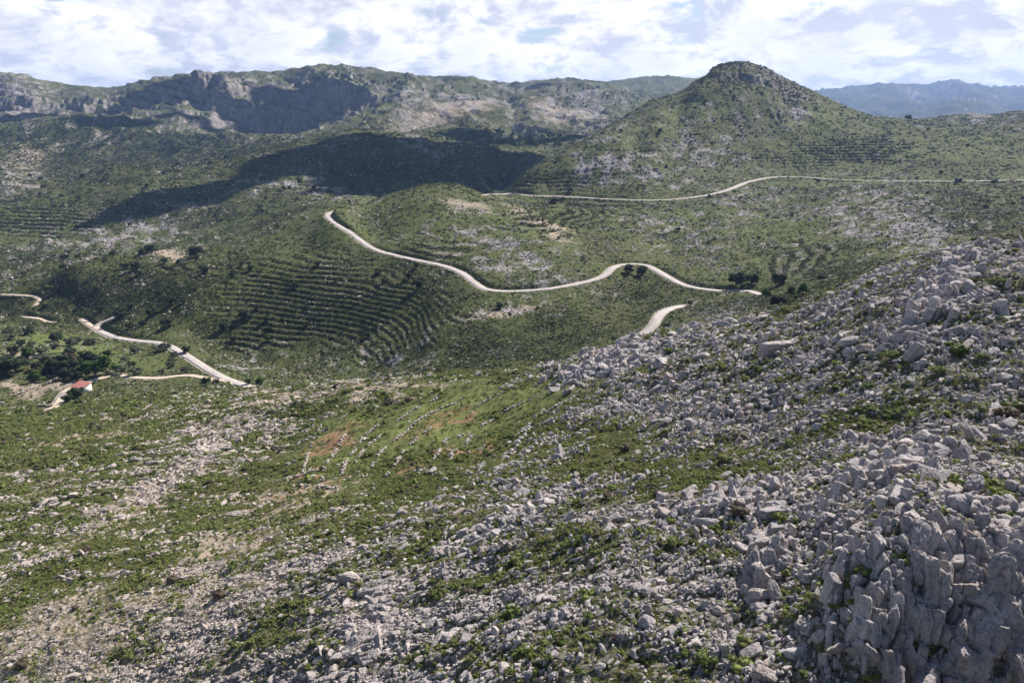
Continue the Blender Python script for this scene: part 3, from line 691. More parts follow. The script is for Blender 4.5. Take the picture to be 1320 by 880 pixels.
# ---- individual boulders
def where_rock(px, py):
    if py < 420 and px > 1120: return 'in the crag at the upper right crest'
    if py > 650 and px > 1060: return 'in the jointed outcrop, lower right corner'
    if py < 500 and px < 900: return 'in the crag on the skyline above the field'
    if py < 520: return 'on the rocky crest at the right'
    if px > 1060: return 'on the stony slope at the right edge'
    if px > 800: return ('below the green hollow right of bottom centre' if py > 700 else 'beside the bright green bushes right of centre')
    if px > 560: return ('in the rubble at the bottom centre' if py > 700 else 'just below the green terraced field')
    if py > 700: return 'in the grey outcrop left of the bottom centre'
    return 'in the rocky strip left of the terraced field'
for k in np.where(sel)[0]:
    s = scls[k]; big = np.prod(s) ** (1 / 3)
    shape = 'upright' if s[2] > max(s[0], s[1]) * 1.05 else ('long' if s[0] > 1.55 * s[1] else 'blocky')
    szw = 'large' if big * 880 / locs[k, 1] > 19 else 'smaller'
    o = obj('boulder', ROCKB[int(rr.integers(5, 12)) if rr.random() < .55 else int(rr.integers(0, 5))]); o.location = locs[k]; o.rotation_euler = rots[k]; o.scale = s
    lab = '%s %s grey limestone boulder %s' % (szw, shape, where_rock(rpx[k], rpy[k]))
    tag(o, lab, 'boulder', szw + ' ' + shape + ' boulders ' + where_rock(rpx[k], rpy[k]))
m = ~sel
scatter('rocks', locs[m], rots[m], scls[m], np.where(rr.random(m.sum()) < np.where(ups[m], .55, .25), rr.integers(10, 16, m.sum()), rr.integers(0, 10, m.sum())), protos('rock', ROCKP), 'countless small pale limestone rocks strewn over the near hillside', 'rocks')
print('rocks', len(locs), round(time.time() - T0, 1))

# ---- shrubs and tufts on the near hillside
green = np.clip(1 - rkd * .95, .06, 1) * (1 - .85 * np.clip(g(soil) * (1 + g(fbm(X / 12, Y / 12, 3, 71))), 0, 1)) * (1 - .93 * np.clip(g(field) * 1.3, 0, 1) * (PX0[:-1, :-1] < 800))
clump = np.clip(.5 + 1.1 * g(fbm((X * .5 + Y) / 9, (X - Y * .5) / 16, 4, 70, .6)), 0, 1)
s0 = np.maximum(.26, .0031 * Dc)
i, j, p, r = sample(lim * g(near) * green * clump * .95 * cellA / (1.3 * s0 ** 2) * (Dc > 20), 11)
s = s0[i, j] * np.exp(r.normal(0, .38, len(p))) * .9
sc_ = np.stack([s * r.uniform(.9, 1.3, len(s)), s * r.uniform(.9, 1.3, len(s)), s * r.uniform(.7, 1.2, len(s))], 1)
ro_ = np.stack([r.normal(0, .1, len(s)), r.normal(0, .1, len(s)), r.uniform(0, 6.28, len(s))], 1)
pid = np.where(r.random(len(s)) < .08, 5, r.integers(0, 5, len(s)))
# lone bigger bushes seen in the photo
LB = [(960,665,1.3,5),(1300,535,1.5,5),(1010,670,.9,1),(955,860,.9,2),(910,850,.9,3),(880,470,1.7,5),(500,520,2.6,5),(480,528,2.0,1),(460,530,2.0,2),(530,516,1.5,5),(1290,640,.8,1),(1150,460,1.2,0),(1230,450,1.5,2),
      (660,790,.8,1),(1115,545,.9,3),(1120,500,1.,1),(345,585,1.4,3),(225,750,1.3,5),(30,860,1.3,5),(285,770,1.3,5),(760,770,.9,2),(870,700,.9,3),(1240,820,.6,1),(1210,480,1.1,0),(1080,470,1.,4),(395,620,1.5,3),(1155,715,.5,1),(1172,722,.45,2),(960,830,.7,3),(1060,840,.6,0),(1130,655,.6,1),(1075,665,.55,2),(1250,770,.45,4),(1280,740,.5,0),(1225,690,.5,1),(1300,660,.55,2),(1140,800,.45,3),(1180,830,.4,4),(1270,860,.45,0),(1010,850,.6,1),(1070,835,.55,2),(1035,700,.5,3),(1260,770,.4,1),(1095,745,.45,0),(1215,740,.4,2),(1310,790,.45,3),(1240,830,.4,1),(1120,870,.5,2),(1160,725,.5,4)]
lp = np.array([hit(a, b) for a, b, _, _ in LB]); lp[:, 2] = zat(lp[:, 0], lp[:, 1]) - .1; ls = np.array([c for _, _, c, _ in LB])
p = np.vstack([p, lp]); sc_ = np.vstack([sc_, np.stack([ls * 1.2, ls * 1.1, ls], 1)]); ro_ = np.vstack([ro_, np.stack([0 * ls, 0 * ls, ls * 7], 1)]); pid = np.concatenate([pid, [e for *_, e in LB]])
sel, spx, spy = pick300(p, sc_)
def where_shrub(px, py):
    if py < 480: return 'on the rocky crest'
    if py > 700 and px > 1060: return 'in a cleft of the jointed outcrop, lower right'
    if px > 1000: return 'among the rocks at the right edge' if px > 1180 else 'among pale rocks right of centre'
    if px > 700: return 'in the green hollow right of the bottom centre' if py > 680 else 'in the bright green patch right of centre'
    if px > 400: return 'in the rubble at the bottom centre' if py > 680 else 'around the terraced field'
    return 'on the gravelly lower left slope' if py > 640 else 'on the green slope below the house'
for k in np.where(sel)[0]:
    dry = pid[k] == 5; szw = 'wide' if sc_[k, 0] * 880 / p[k, 1] > 13 else 'small'
    o = obj('shrub', SHRUBP[pid[k]]); o.location = p[k]; o.rotation_euler = ro_[k]; o.scale = sc_[k]
    lab = '%s %s shrub %s' % (szw, 'brown dry' if dry else 'leafy green', where_shrub(spx[k], spy[k]))
    tag(o, lab, 'shrub', lab.replace('shrub', 'shrubs'))
m = ~sel
scatter('shrubs', p[m], ro_[m], sc_[m], pid[m], protos('shrub', SHRUBP), 'low green shrubs growing between the rocks of the near hillside', 'shrubs')
print('shrubs', len(p), round(time.time() - T0, 1))
s0 = np.maximum(.22, .0026 * Dc)
i, j, p, r = sample(lim * g(near) * np.clip(green + .25 * g(field), 0, 1) * (1 - .7 * g(red)) * .4 * cellA / (1.2 * s0 ** 2) * (Dc > 20) * (Dc < 260), 12)
s = s0[i, j] * np.exp(r.normal(0, .3, len(p)))
scatter('grass', p, np.stack([0 * s, 0 * s, r.uniform(0, 6.28, len(s))], 1), np.stack([s, s, s * r.uniform(.6, 1.2, len(s))], 1), r.integers(0, 3, len(s)), protos('tuft', TUFTP), 'grass tufts between rocks on the near hillside', 'grass')
print('tufts', len(p), round(time.time() - T0, 1))
# ---- scrub of the valley and the hills beyond
nv = g(1 - near) * (Dc > 150)
cl = np.clip(.5 + 1.2 * g(fbm(X / 40, Y / 40, 3, 80)) + .5 * g(fbm(X / 9, Y / 9, 2, 84)), 0, 1)
s0 = np.clip(.00125 * Dc, .5, 2.4)
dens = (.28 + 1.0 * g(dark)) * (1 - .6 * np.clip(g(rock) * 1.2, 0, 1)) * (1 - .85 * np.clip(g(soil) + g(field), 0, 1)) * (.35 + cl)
dens = np.where(g(terr) > .3, .12 + 1.5 * g(riser), dens)
i, j, p, r = sample(lim * nv * dens * cellA * .5 / (1.6 * s0 ** 2) * (Dc < 2000), 13)
s = s0[i, j] * np.exp(r.normal(0, .33, len(p))); s = np.minimum(s, 3.6)
p[:, 2] -= .12 * s
scatter('scrub', p, np.stack([0 * s, 0 * s, r.uniform(0, 6.28, len(s))], 1), np.stack([s * r.uniform(.9, 1.4, len(s)), s * r.uniform(.9, 1.4, len(s)), s * r.uniform(.5, .95, len(s))], 1),
        np.where(r.random(len(s)) < .65 * g(dark)[i, j] + .12, r.integers(5, 7, len(s)), np.where(r.random(len(s)) < .25, 4, r.integers(0, 4, len(s)))), protos('scrub', SCRUBP), 'dark green scrub covering the valley and the hills behind it', 'scrub')
print('scrub', len(p), round(time.time() - T0, 1))
# ---- loose pale rocks of the valley slopes
s0 = np.clip(.0009 * Dc, .35, 1.3)
i, j, p, r = sample(lim * nv * np.clip(g(rock_f) * 1.1 + .5 * (cl - .5) - .12, 0, 1) ** 1.2 * cellA * .13 / (1.6 * s0 ** 2) * (Dc < 1500), 14)
s = s0[i, j] * np.exp(r.normal(0, .35, len(p)))
ROCKS_LOW = [rock_mesh('rock', 600 + q, 3) for q in range(6)]
for q in ROCKS_LOW: q.materials[0] = M_ROCK2
scatter('valley_rocks', p, np.stack([r.normal(0, .3, len(s)), r.normal(0, .3, len(s)), r.uniform(0, 6.28, len(s))], 1), np.stack([s * r.uniform(.9, 1.7, len(s)), s, s * .7], 1),
        r.integers(0, 6, len(s)), protos('valley_rock', ROCKS_LOW), 'pale limestone rocks strewn over the valley slopes', 'rocks')
print('valley rocks', len(p), round(time.time() - T0, 1))

# ------------------------------------------------------------------ terrace walls in the near field
WALLS = [("388,628 393,602 402,572 415,549 440,540 475,516 520,501 558,489", 'long dry stone wall bordering the left edge of the green terraced field'),
 ("412,630 420,600 437,575 446,560", 'short stone wall on orange soil, second from the left field corner'),
 ("455,602 470,581 490,562 520,538 540,525 565,512", 'stone terrace wall climbing past the dark bushes on the field top'),
 ("470,614 485,591 505,572 530,551 560,531 600,515", 'stone terrace wall through the middle left of the green field'),
 ("500,614 515,591 528,575 560,549 600,529 650,506", 'long stone terrace wall crossing the middle of the green field'),
 ("545,611 565,586 580,561", 'short stone wall beside bare orange soil, low in the field'),
 ("596,562 650,531 720,501", 'faint stone wall towards the upper right of the green field'),
 ("655,592 680,556 705,526", 'stone wall descending to the rubble on the right of the field'),
 ("668,562 700,536 742,512", 'straight stone wall just below the dark skyline crag'),
 ("386,634 430,630 482,626", 'stone wall closing the bottom left corner of the green field'),
 ("578,592 600,572 625,545", 'thin broken stone wall near the centre of the field'),
 ("440,612 450,590 468,566 486,549 510,531", 'crooked stone wall between the first orange patches of the field')]
rw = np.random.default_rng(77)
cubev = np.array([[x, y, z] for x in (-1, 1) for y in (-1, 1) for z in (-1, 1)], float)
cubef = np.array([[0, 1, 3, 2], [4, 6, 7, 5], [0, 4, 5, 1], [2, 3, 7, 6], [0, 2, 6, 4], [1, 5, 7, 3]])
def rotz(a): return np.array([[math.cos(a), -math.sin(a), 0], [math.sin(a), math.cos(a), 0], [0, 0, 1]])
for s, lab in WALLS:
    pts = crsm([hit(*[float(v) for v in t.split(',')]) for t in s.split()], .35)
    vs, fs = [], []
    o0 = pts[0].copy(); o0[2] = float(zat(o0[0], o0[1]))
    for a in pts:
        if pn(np.array([a[0] / 5.]), np.array([a[1] / 5.]), 3)[0] > .05: continue
        zb = float(zat(a[0], a[1]))
        for lay in range(2):
            if rw.random() < .2 + .2 * lay: continue
            v = cubev * rw.uniform(.10, .22, 3) * (1 + .25 * rw.random((8, 1))) @ rotz(rw.uniform(0, 3)).T
            v = v + np.array([a[0] + rw.normal(0, .22), a[1] + rw.normal(0, .22), zb + .08 + .25 * lay]) - o0
            fs.append(cubef + 8 * len(vs)); vs.append(v)
    o = obj('terrace_wall', mesh('terrace_wall', np.vstack(vs), np.vstack(fs), M_ROCK)); o.location = o0
    tag(o, lab, 'stone wall')

# ------------------------------------------------------------------ trees
def tube(p0, p1, r0, r1, k=6):
    p0, p1 = np.array(p0, float), np.array(p1, float); ax = p1 - p0; ax /= np.linalg.norm(ax)
    a = np.cross(ax, [0, 0, 1.]) if abs(ax[2]) < .9 else np.cross(ax, [1., 0, 0]); a /= np.linalg.norm(a); b = np.cross(ax, a)
    th = np.linspace(0, 2 * np.pi, k, endpoint=False)
    ring = np.cos(th)[:, None] * a + np.sin(th)[:, None] * b
    v = np.vstack([p0 + ring * r0, p1 + ring * r1]); i = np.arange(k); f = np.stack([i, (i + 1) % k, (i + 1) % k + k, i + k], 1)
    return v, f
def tree_parts(seed, mat, kind):
    r = np.random.default_rng(seed); vs, fs, b = [], [], 0
    def add(t):
        nonlocal b
        vs.append(t[0]); fs.append(t[1] + b); b += len(t[0])
    h = {'round': .38, 'pine': .62, 'olive': .3}[kind]
    add(tube((0, 0, -.15), (.03, .02, h * .5), .06, .045)); add(tube((.03, .02, h * .5), (0, .04, h + .2), .045, .02))
    k = {'round': 11, 'pine': 12, 'olive': 8}[kind]; cen = []
    for i in range(k):
        a = r.uniform(0, 6.28); t = i / k
        rad = {'round': .42 * math.sqrt(1 - (t - .3) ** 2) * r.uniform(.5, 1), 'pine': .34 * (1.1 - t) * r.uniform(.6, 1.1), 'olive': .42 * r.uniform(.4, 1)}[kind]
        z = {'round': .3 + .5 * t, 'pine': .3 + .62 * t, 'olive': .35 + .35 * t}[kind]
        cen.append((math.cos(a) * rad, math.sin(a) * rad, z)); add(tube((.02, .02, max(.15, z - .22)), (cen[-1][0] * .9, cen[-1][1] * .9, z), .022, .008, 4))
    cen = np.array(cen); rd = r.uniform(.14, .24, (k, 1)) * np.array([[1, 1, .8]]) * (1.1 if kind != 'pine' else .95)
    v, f = leaves(r, cen, rd, 900, .045); co, fc = ICO[2]; cv = [v]; fcs = []; base = len(v)
    for i in range(k):
        cc = co * rd[i] * .66 * (1 + .2 * n3(co * 2, seed + i))[:, None] + cen[i]; cv.append(cc); fcs.append(fc + base); base += len(cc)
    return mesh('trunk', np.vstack(vs), np.vstack(fs), M_BARK), mesh('crown', np.vstack(cv), [f, np.vstack(fcs)], mat)
KT = {'carob_tree': [tree_parts(700 + i, M_CAROB, 'round') for i in range(3)], 'pine_tree': [tree_parts(710 + i, M_PINE, 'pine') for i in range(3)],
      'olive_tree': [tree_parts(720 + i, M_OLIVE, 'olive') for i in range(3)], 'bare_tree': [tree_parts(730, M_DRY, 'round')]}
rt = np.random.default_rng(88)
def tree(kind, px, py, hpx, label, group=None, dmin=255., loc=None):
    if loc is None:
        x, y, z = hit(px, py, dmin)
    else: x, y, z = loc
    h = max(hpx * y / F, .8)
    o = empty(kind, (x, y, float(zat(x, y)) - .02 * h), rt.uniform(0, 6.28)); s = h / .9 * (1.1 if loc is None and px < 200 else 1.05); wd = s * rt.uniform(1., 1.25)
    o.scale = (wd * 1.1, wd * 1.1, s)
    tr, cr = KT[kind][int(rt.integers(0, len(KT[kind])))]
    obj('trunk', tr, o); obj('crown', cr, o)
    tag(o, label, 'tree', group)
TL = [('carob_tree',99,514,14,'broad dark tree in front of the white house'),('carob_tree',89,519,11,'dark tree at the left end of the house shadow'),
 ('pine_tree',113,483,17,'tall bright green pine right behind the red roof'),('pine_tree',138,484,24,'tallest bright green pine, right of the house roof'),('pine_tree',124,484,17,'bright green pine between the two taller ones behind the house'),
 ('carob_tree',80,480,22,'dark wide tree left of the bright pines'),('bare_tree',84,476,20,'greyish bare tree behind the dark tree beside the pines'),
 ('carob_tree',22,480,22,'large dark tree in the grove at the left edge'),('carob_tree',5,482,20,'dark tree touching the left picture edge, in the grove'),('pine_tree',36,466,18,'green pine at the upper side of the left grove'),
 ('carob_tree',18,457,11,'dark round tree on bare soil above the left grove'),('pine_tree',46,493,15,'small bright pine on the red earth left of the house'),
 ('olive_tree',58,466,11,'grey-green olive tree on the bare terrace'),('olive_tree',54,456,10,'olive tree higher up the bare terrace'),('carob_tree',37,432,11,'dark tree at the top of the meadow terraces'),
 ('carob_tree',75,440,12,'dark brown-green tree at the upper meadow edge'),('olive_tree',42,448,9,'olive tree in the middle of the meadow'),('carob_tree',28,446,8,'small dark tree left in the meadow'),
 ('olive_tree',14,438,8,'small olive tree near the left edge, above the meadow'),('olive_tree',12,428,8,'pale tree at the upper left of the meadow'),('olive_tree',72,449,8,'olive tree left of the bright meadow'),
 ('carob_tree',138,459,8,'round dark shrub tree at the right meadow end'),('olive_tree',127,461,7,'small grey tree beside the right meadow end'),('olive_tree',175,484,13,'pale green rounded tree above the dirt track'),
 ('olive_tree',156,482,11,'grey-green tree above the dirt track, next to the pale one'),('carob_tree',48,475,9,'dark tree between the left grove and the olives'),('carob_tree',60,482,10,'low dark tree under the left grove'),
 ('carob_tree',267,494,9,'dark bushy tree beside the utility pole'),('carob_tree',280,495,8,'dark tree right of the utility pole, below the road'),('carob_tree',240,455,9,'dark green tree beside the road in the valley'),
 ('pine_tree',336,497,11,'green tree beyond the road end at the crest'),('carob_tree',320,495,8,'dark tree at the foot of the crest beside the road end'),('pine_tree',345,440,8,'small bright tree in the valley bottom'),
 ('carob_tree',215,423,13,'dark tree on the valley slope left of the terraces'),('carob_tree',196,407,10,'dark tree above the valley road'),('carob_tree',222,392,10,'dark tree uphill on the left valley slope'),
 ('carob_tree',155,408,9,'dark tree beside the hairpin'),('carob_tree',130,402,7,'dark tree above the hairpin'),('carob_tree',254,331,14,'big round dark tree right of the bare patch on the left hill'),
 ('carob_tree',265,352,9,'small dark tree right below the bare patch on the left hill'),('carob_tree',196,326,11,'green tree left of the bare patch on the left hill'),('carob_tree',176,347,9,'dark tree below the bare patch on the left hill'),
 ('carob_tree',186,328,8,'small tree at the left end of the bare patch'),('carob_tree',232,342,8,'dark tree at the lower right of the bare patch'),('carob_tree',212,339,7,'dark tree below the middle of the bare patch'),
 ('carob_tree',318,410,12,'dark tree at the left end of the orchard terraces'),('carob_tree',290,424,10,'dark tree low beside the orchard terraces'),('carob_tree',540,372,12,'dark tree under the middle road on the left'),('carob_tree',527,360,9,'dark tree just under the middle road bank'),
 ('carob_tree',643,398,9,'dark round tree on the pale rocks below the road'),('carob_tree',812,352,12,'dark bushes inside the road bend'),('carob_tree',826,355,12,'dark tree inside the road bend, right one'),('carob_tree',890,393,6,'dark bush at the right end of the short road piece'),('carob_tree',860,424,8,'dark tree between the two roads'),
 ('carob_tree',948,368,18,'big dark tree right above the road end'),('carob_tree',968,366,14,'second dark tree above the road end'),('carob_tree',1003,395,15,'dark round tree just behind the rocky crest'),('carob_tree',1003,368,16,'tall dark tree in the valley behind the crest'),
 ('pine_tree',987,384,12,'green pine beside the road end'),('pine_tree',1035,380,14,'green pine on the slope behind the rocky crest'),('carob_tree',1060,362,8,'dark bush on the green slope behind the crest'),('pine_tree',1020,382,12,'green tree between the pines behind the crest'),
 ('carob_tree',1235,237,7,'dark tree on the edge of the upper road'),('carob_tree',1282,238,6,'dark tree beside the parked cars on the upper road'),('carob_tree',1170,155,6,'lone dark tree on the far saddle'),
 ('carob_tree',716,262,7,'dark tree under the upper road'),('carob_tree',735,248,6,'dark tree above the upper road')]
for k, px, py, hp, lab in TL: tree(k, px, py, hp, lab, dmin=300 if py > 400 and px < 350 else 240)
# scattered tree-sized bushes
def band(n, x0, x1, ytop, d0, d1, h0, h1, kind, label, group, seed):
    r = np.random.default_rng(seed); c = 0; tries = 0
    while c < n and tries < n * 20:
        tries += 1
        px = r.uniform(x0, x1); u, _ = px2uq(px, 130); d = math.exp(r.uniform(math.log(d0), math.log(d1))); j = np.searchsorted(UC, float(u)); i = np.searchsorted(LD, math.log(d))
        if Q[i, j] < runmax[i, j] - .001 or ROADW[i, j] > .1: continue
        x, y = float(u) * d, d
        if ytop and ((PYY[i, j] > ytop[1]) or PYY[i, j] < ytop[0]): continue
        tree(kind, 0, 0, r.uniform(h0, h1), label, group, loc=(x, y, 0)); c += 1
band(70, 405, 530, (84, 104), 2560, 2800, 1.8, 3.2, 'pine_tree', 'tiny dark pine of the wood on the flat mountain top', 'pines of the mountain top wood', 1)
band(70, 540, 830, (104, 145), 2400, 3200, 1.8, 3.2, 'pine_tree', 'tiny dark pine on the upper slope of the distant mountain', 'pines on the distant mountain slopes', 2)
band(70, 560, 740, (178, 200), 1600, 2000, 3.0, 5.5, 'pine_tree', 'small dark pine of the wood in the shaded far valley', 'pines of the far valley wood', 3)
band(26, 0, 400, (200, 300), 900, 1400, 3., 5., 'carob_tree', 'scattered dark bushy tree on the left hill', 'bushy trees on the left hill', 4)
band(40, 0, 560, (330, 460), 380, 800, 4., 8., 'carob_tree', 'dark bushy tree in the scrub of the left valley slopes', 'bushy trees in the valley scrub', 5)
band(24, 640, 1320, (160, 350), 450, 1300, 3., 5., 'carob_tree', 'scattered dark bushy tree on the right hills', 'bushy trees on the right hills', 6)
band(22, 0, 190, (428, 482), 335, 470, 6., 12., 'olive_tree', 'grey-green olive tree on the farm terraces at the left edge', 'olive trees on the farm terraces', 7)
band(8, 0, 60, (450, 490), 335, 400, 12., 20., 'carob_tree', 'dark leafy tree in the grove at the left edge', 'dark trees of the left grove', 8)
print('trees', round(time.time() - T0, 1))

# ------------------------------------------------------------------ house
def boxv(x0, x1, y0, y1, z0, z1):
    v = np.array([[x, y, z] for x in (x0, x1) for y in (y0, y1) for z in (z0, z1)], float); return v, cubef
def parts_mesh(name, lst, mat):
    vs, fs, b = [], [], 0
    for v, f in lst: vs.append(v); fs.append(f + b); b += len(v)
    return mesh(name, np.vstack(vs), np.vstack(fs), mat)
M_WALL = flat('whitewash', (.72, .70, .66), .9, 1.5, (.82, .80, .77)); M_TILE = flat('red roof tiles', (.33, .12, .10), .85, 3, (.42, .2, .17)); M_GLASS = flat('dark window', (.03, .035, .04), .3, spec=.5)
M_WOOD = flat('old wood', (.16, .10, .06), .8)
ho = empty('house', (hx, hy, hz - .15), R(-24)); tag(ho, 'small white house with a red tiled roof beside a dark tree', 'house')
# local x: along the house (its white end wall faces +x), local y: width; lean-to roof drops towards -y
Lh, Wh = 4.2, 2.6
wv = np.array([[-Lh, -Wh, -1], [Lh, -Wh, -1], [Lh, Wh, -1], [-Lh, Wh, -1], [-Lh, -Wh, 2.7], [Lh, -Wh, 2.7], [Lh, Wh, 4.1], [-Lh, Wh, 4.1]], float)
wf = np.array([[0, 1, 5, 4], [1, 2, 6, 5], [2, 3, 7, 6], [3, 0, 4, 7], [4, 5, 6, 7], [3, 2, 1, 0]])
wall = obj('wall', mesh('wall', wv, wf, M_WALL), ho)
sl = 1.4 / 5.2; rv, rf = [], []
nt = 22
for i in range(nt):            # rounded tile rows running down the slope
    x0 = -Lh - .3 + i * (2 * Lh + .6) / nt; x1 = x0 + (2 * Lh + .6) / nt; xm = (x0 + x1) / 2
    y0, y1 = -Wh - .35, Wh + .3; z0, z1 = 2.7 + .03 - .35 * sl, 4.1 + .03 + .3 * sl
    b = len(rv) * 8; v = np.array([[x0, y0, z0], [xm, y0, z0 + .12], [x1, y0, z0], [x0, y1, z1], [xm, y1, z1 + .12], [x1, y1, z1], [xm, y0, z0 - .0], [xm, y1, z1]], float)
    rv.append(v); rf.append(np.array([[0, 1, 4, 3], [1, 2, 5, 4]]) + b)
slab = np.array([[-Lh - .3, -Wh - .35, 2.69 - .35 * sl], [Lh + .3, -Wh - .35, 2.69 - .35 * sl], [Lh + .3, Wh + .3, 4.11 + .3 * sl], [-Lh - .3, Wh + .3, 4.11 + .3 * sl]])
slab = np.vstack([slab + [0, 0, .02], slab + [0, 0, .035]]); b = len(rv) * 8
rf.append(np.array([[0, 1, 5, 4], [1, 2, 6, 5], [2, 3, 7, 6], [3, 0, 4, 7], [4, 5, 6, 7], [3, 2, 1, 0]]) + b); rv.append(slab)
obj('roof', mesh('roof', np.vstack(rv), np.vstack(rf), M_TILE), ho)
obj('chimney', parts_mesh('chimney', [boxv(-2.6, -2.1, 1.2, 1.7, 3.4, 4.9)], M_WALL), obj_roof) if False else None
for (a, b_) in ((-1.4, -.6), (2.0, 2.8)):
    w = obj('window', parts_mesh('window', [boxv(a, b_, -Wh - .03, -Wh + .05, 1.1, 2.0)], M_GLASS), ho)
    obj('frame', parts_mesh('frame', [boxv(a - .08, b_ + .08, -Wh - .05, -Wh - .004, 1.0, 1.1), boxv(a - .08, b_ + .08, -Wh - .05, -Wh - .004, 2.0, 2.08)], M_WOOD), w)
obj('door', parts_mesh('door', [boxv(.3, 1.2, -Wh - .04, -Wh + .05, -.1, 2.0)], M_WOOD), ho)
# low ruined stone wall left of the house
def stonewall(s, lab, lays=4, th=.3, dmin=255):
    pts = crsm([hit(*[float(v) for v in t.split(',')], dmin=dmin) for t in s.split()], .45); vs, fs = [], []; o0 = pts[0].copy()
    for a in pts:
        zb = float(zat(a[0], a[1]))
        for lay in range(lays):
            v = cubev * rw.uniform(.2, .34, 3) @ rotz(rw.uniform(0, 3)).T + np.array([a[0] + rw.normal(0, .1), a[1] + rw.normal(0, .1), zb + .15 + th * lay]) - o0
            fs.append(cubef + 8 * len(vs)); vs.append(v)
    o = obj('stone_wall', mesh('stone_wall', np.vstack(vs), np.vstack(fs), M_ROCK)); o.location = o0; tag(o, lab, 'stone wall')
stonewall("50,524 60,524.5 68,524", 'dark low ruined wall left of and below the house')
stonewall("60,495 80,487 100,484", 'stone terrace wall on pale ground behind the house', 3)
stonewall("28,507 40,502 52,498", 'dark retaining wall in the red earth left of the house')

# ------------------------------------------------------------------ utility pole, guard stones, cars
x, y, z = hit(277, 497, 260)
po = empty('utility_pole', (x, y, float(zat(x, y)))); tag(po, 'thin pale utility pole standing beside the valley road', 'utility pole')
M_POLE = flat('weathered pole', (.42, .38, .34)); v, f = tube((0, 0, -.3), (0, 0, 7.6), .13, .09, 8); obj('pole', mesh('pole', v, f, M_POLE), po)
obj('crossarm', parts_mesh('crossarm', [boxv(-.7, .7, -.05, .05, 7.1, 7.22)], M_POLE), po)
M_STONE = flat('whitewashed stone', (.68, .65, .60)); gs = None
def guards(path, hw, side, start, stop, gap, label, group):
    global gs
    if gs is None:
        v, f = boxv(-.22, .22, -.22, .22, -.4, .62); v = v.copy(); v[v[:, 2] > 0, :2] *= .75; gs = mesh('guard_stone', v, f, M_STONE)
    p = path; t = np.gradient(p[:, :2], axis=0); t /= np.linalg.norm(t, axis=1, keepdims=True); acc = 0
    for i in range(1, len(p)):
        acc += np.linalg.norm(p[i, :2] - p[i - 1, :2])
        px = uq2px(p[i, 0] / p[i, 1], p[i, 2] / p[i, 1])[0]
        if acc >= gap and start <= px <= stop:
            acc = 0; o = obj('guard_stone', gs); o.location = (p[i, 0] - t[i, 1] * side * (hw + .25), p[i, 1] + t[i, 0] * side * (hw + .25), p[i, 2] + .05)
            o.rotation_euler = (0, 0, math.atan2(t[i, 1], t[i, 0])); tag(o, label, 'guard stone', group)
guards(ROADS['bend'][0], 2.7, -1, 845, 910, 3.2, 'white guard stone on the far edge of the short road piece near the crest', 'guard stones of the short road piece')
guards(ROADS['middle'][0], 2.7, -1, 600, 780, 5, 'white guard stone along the outer edge of the middle road, centre', 'guard stones of the middle road')
guards(ROADS['middle'][0], 2.7, -1, 840, 985, 5, 'white guard stone on the outer edge of the middle road, right stretch', 'guard stones of the right road stretch')
def car(px, paint, label):
    p = ROADS['upper'][0]; pxs = uq2px(p[:, 0] / p[:, 1], p[:, 2] / p[:, 1])[0]; i = int(np.argmin(np.abs(pxs - px)))
    t = p[i + 1] - p[i - 1]; o = empty('car', (p[i, 0], p[i, 1], p[i, 2] + .15), math.atan2(t[1], t[0])); tag(o, label, 'car')
    prof = [(-2.1, .35), (-2.15, .8), (-2.0, 1.0), (-1.5, 1.42), (.3, 1.45), (.95, 1.0), (1.95, .85), (2.1, .6), (2.05, .35)]
    n_ = len(prof); v = np.array([[a, s_ * (.85 if b < 1.1 else .68), b] for s_ in (-1, 1) for a, b in prof]); bm = bmesh.new(); vv = [bm.verts.new(c) for c in v]
    bm.faces.new(vv[:n_][::-1]); bm.faces.new(vv[n_:])
    for k in range(n_): bm.faces.new([vv[k], vv[(k + 1) % n_], vv[(k + 1) % n_ + n_], vv[k + n_]])
    bmesh.ops.bevel(bm, geom=bm.edges[:], offset=.05, segments=2, affect='EDGES'); me = bpy.data.meshes.new('body'); bm.to_mesh(me); bm.free(); me.materials.append(paint); obj('body', me, o)
    for s_ in (-1, 1):
        w = np.array([[-1.75, .84, 1.03], [.75, .84, 1.03], [.3, .72, 1.36], [-1.4, .72, 1.36]]) * [1, s_, 1]; w = np.vstack([w, w + [0, s_ * .02, 0]])
        obj('window', mesh('window', w, np.array([[0, 1, 5, 4], [1, 2, 6, 5], [2, 3, 7, 6], [3, 0, 4, 7], [4, 5, 6, 7], [3, 2, 1, 0]]), M_GLASS), o)
        for wx in (-1.3, 1.3):
            v, f = tube((wx, s_ * .66, .33), (wx, s_ * .88, .33), .33, .33, 14); v = np.vstack([v, [[wx, s_ * .89, .33]]]); k = np.arange(14)
            cap = np.stack([k + 14, (k + 1) % 14 + 14, np.full(14, 28)], 1); obj('wheel', mesh('wheel', v, [f, cap], M_TYRE), o)
    w = np.array([[.37, -.62, 1.42], [.37, .62, 1.42], [.93, .74, 1.04], [.93, -.74, 1.04]]) + [.03, 0, .03]; w = np.vstack([w, w + [.01, 0, .02]])
    obj('windscreen', mesh('windscreen', w, np.array([[0, 1, 5, 4], [1, 2, 6, 5], [2, 3, 7, 6], [3, 0, 4, 7], [4, 5, 6, 7], [3, 2, 1, 0]]), M_GLASS), o)
M_TYRE = flat('tyre rubber', (.03, .03, .03))
car(1306, flat('red paint', (.45, .05, .04), .4, spec=.5), 'red car on the upper road near the right picture edge')
car(1279, flat('dark paint', (.20, .13, .13), .4, spec=.5), 'dark car on the upper road, left of the red car')

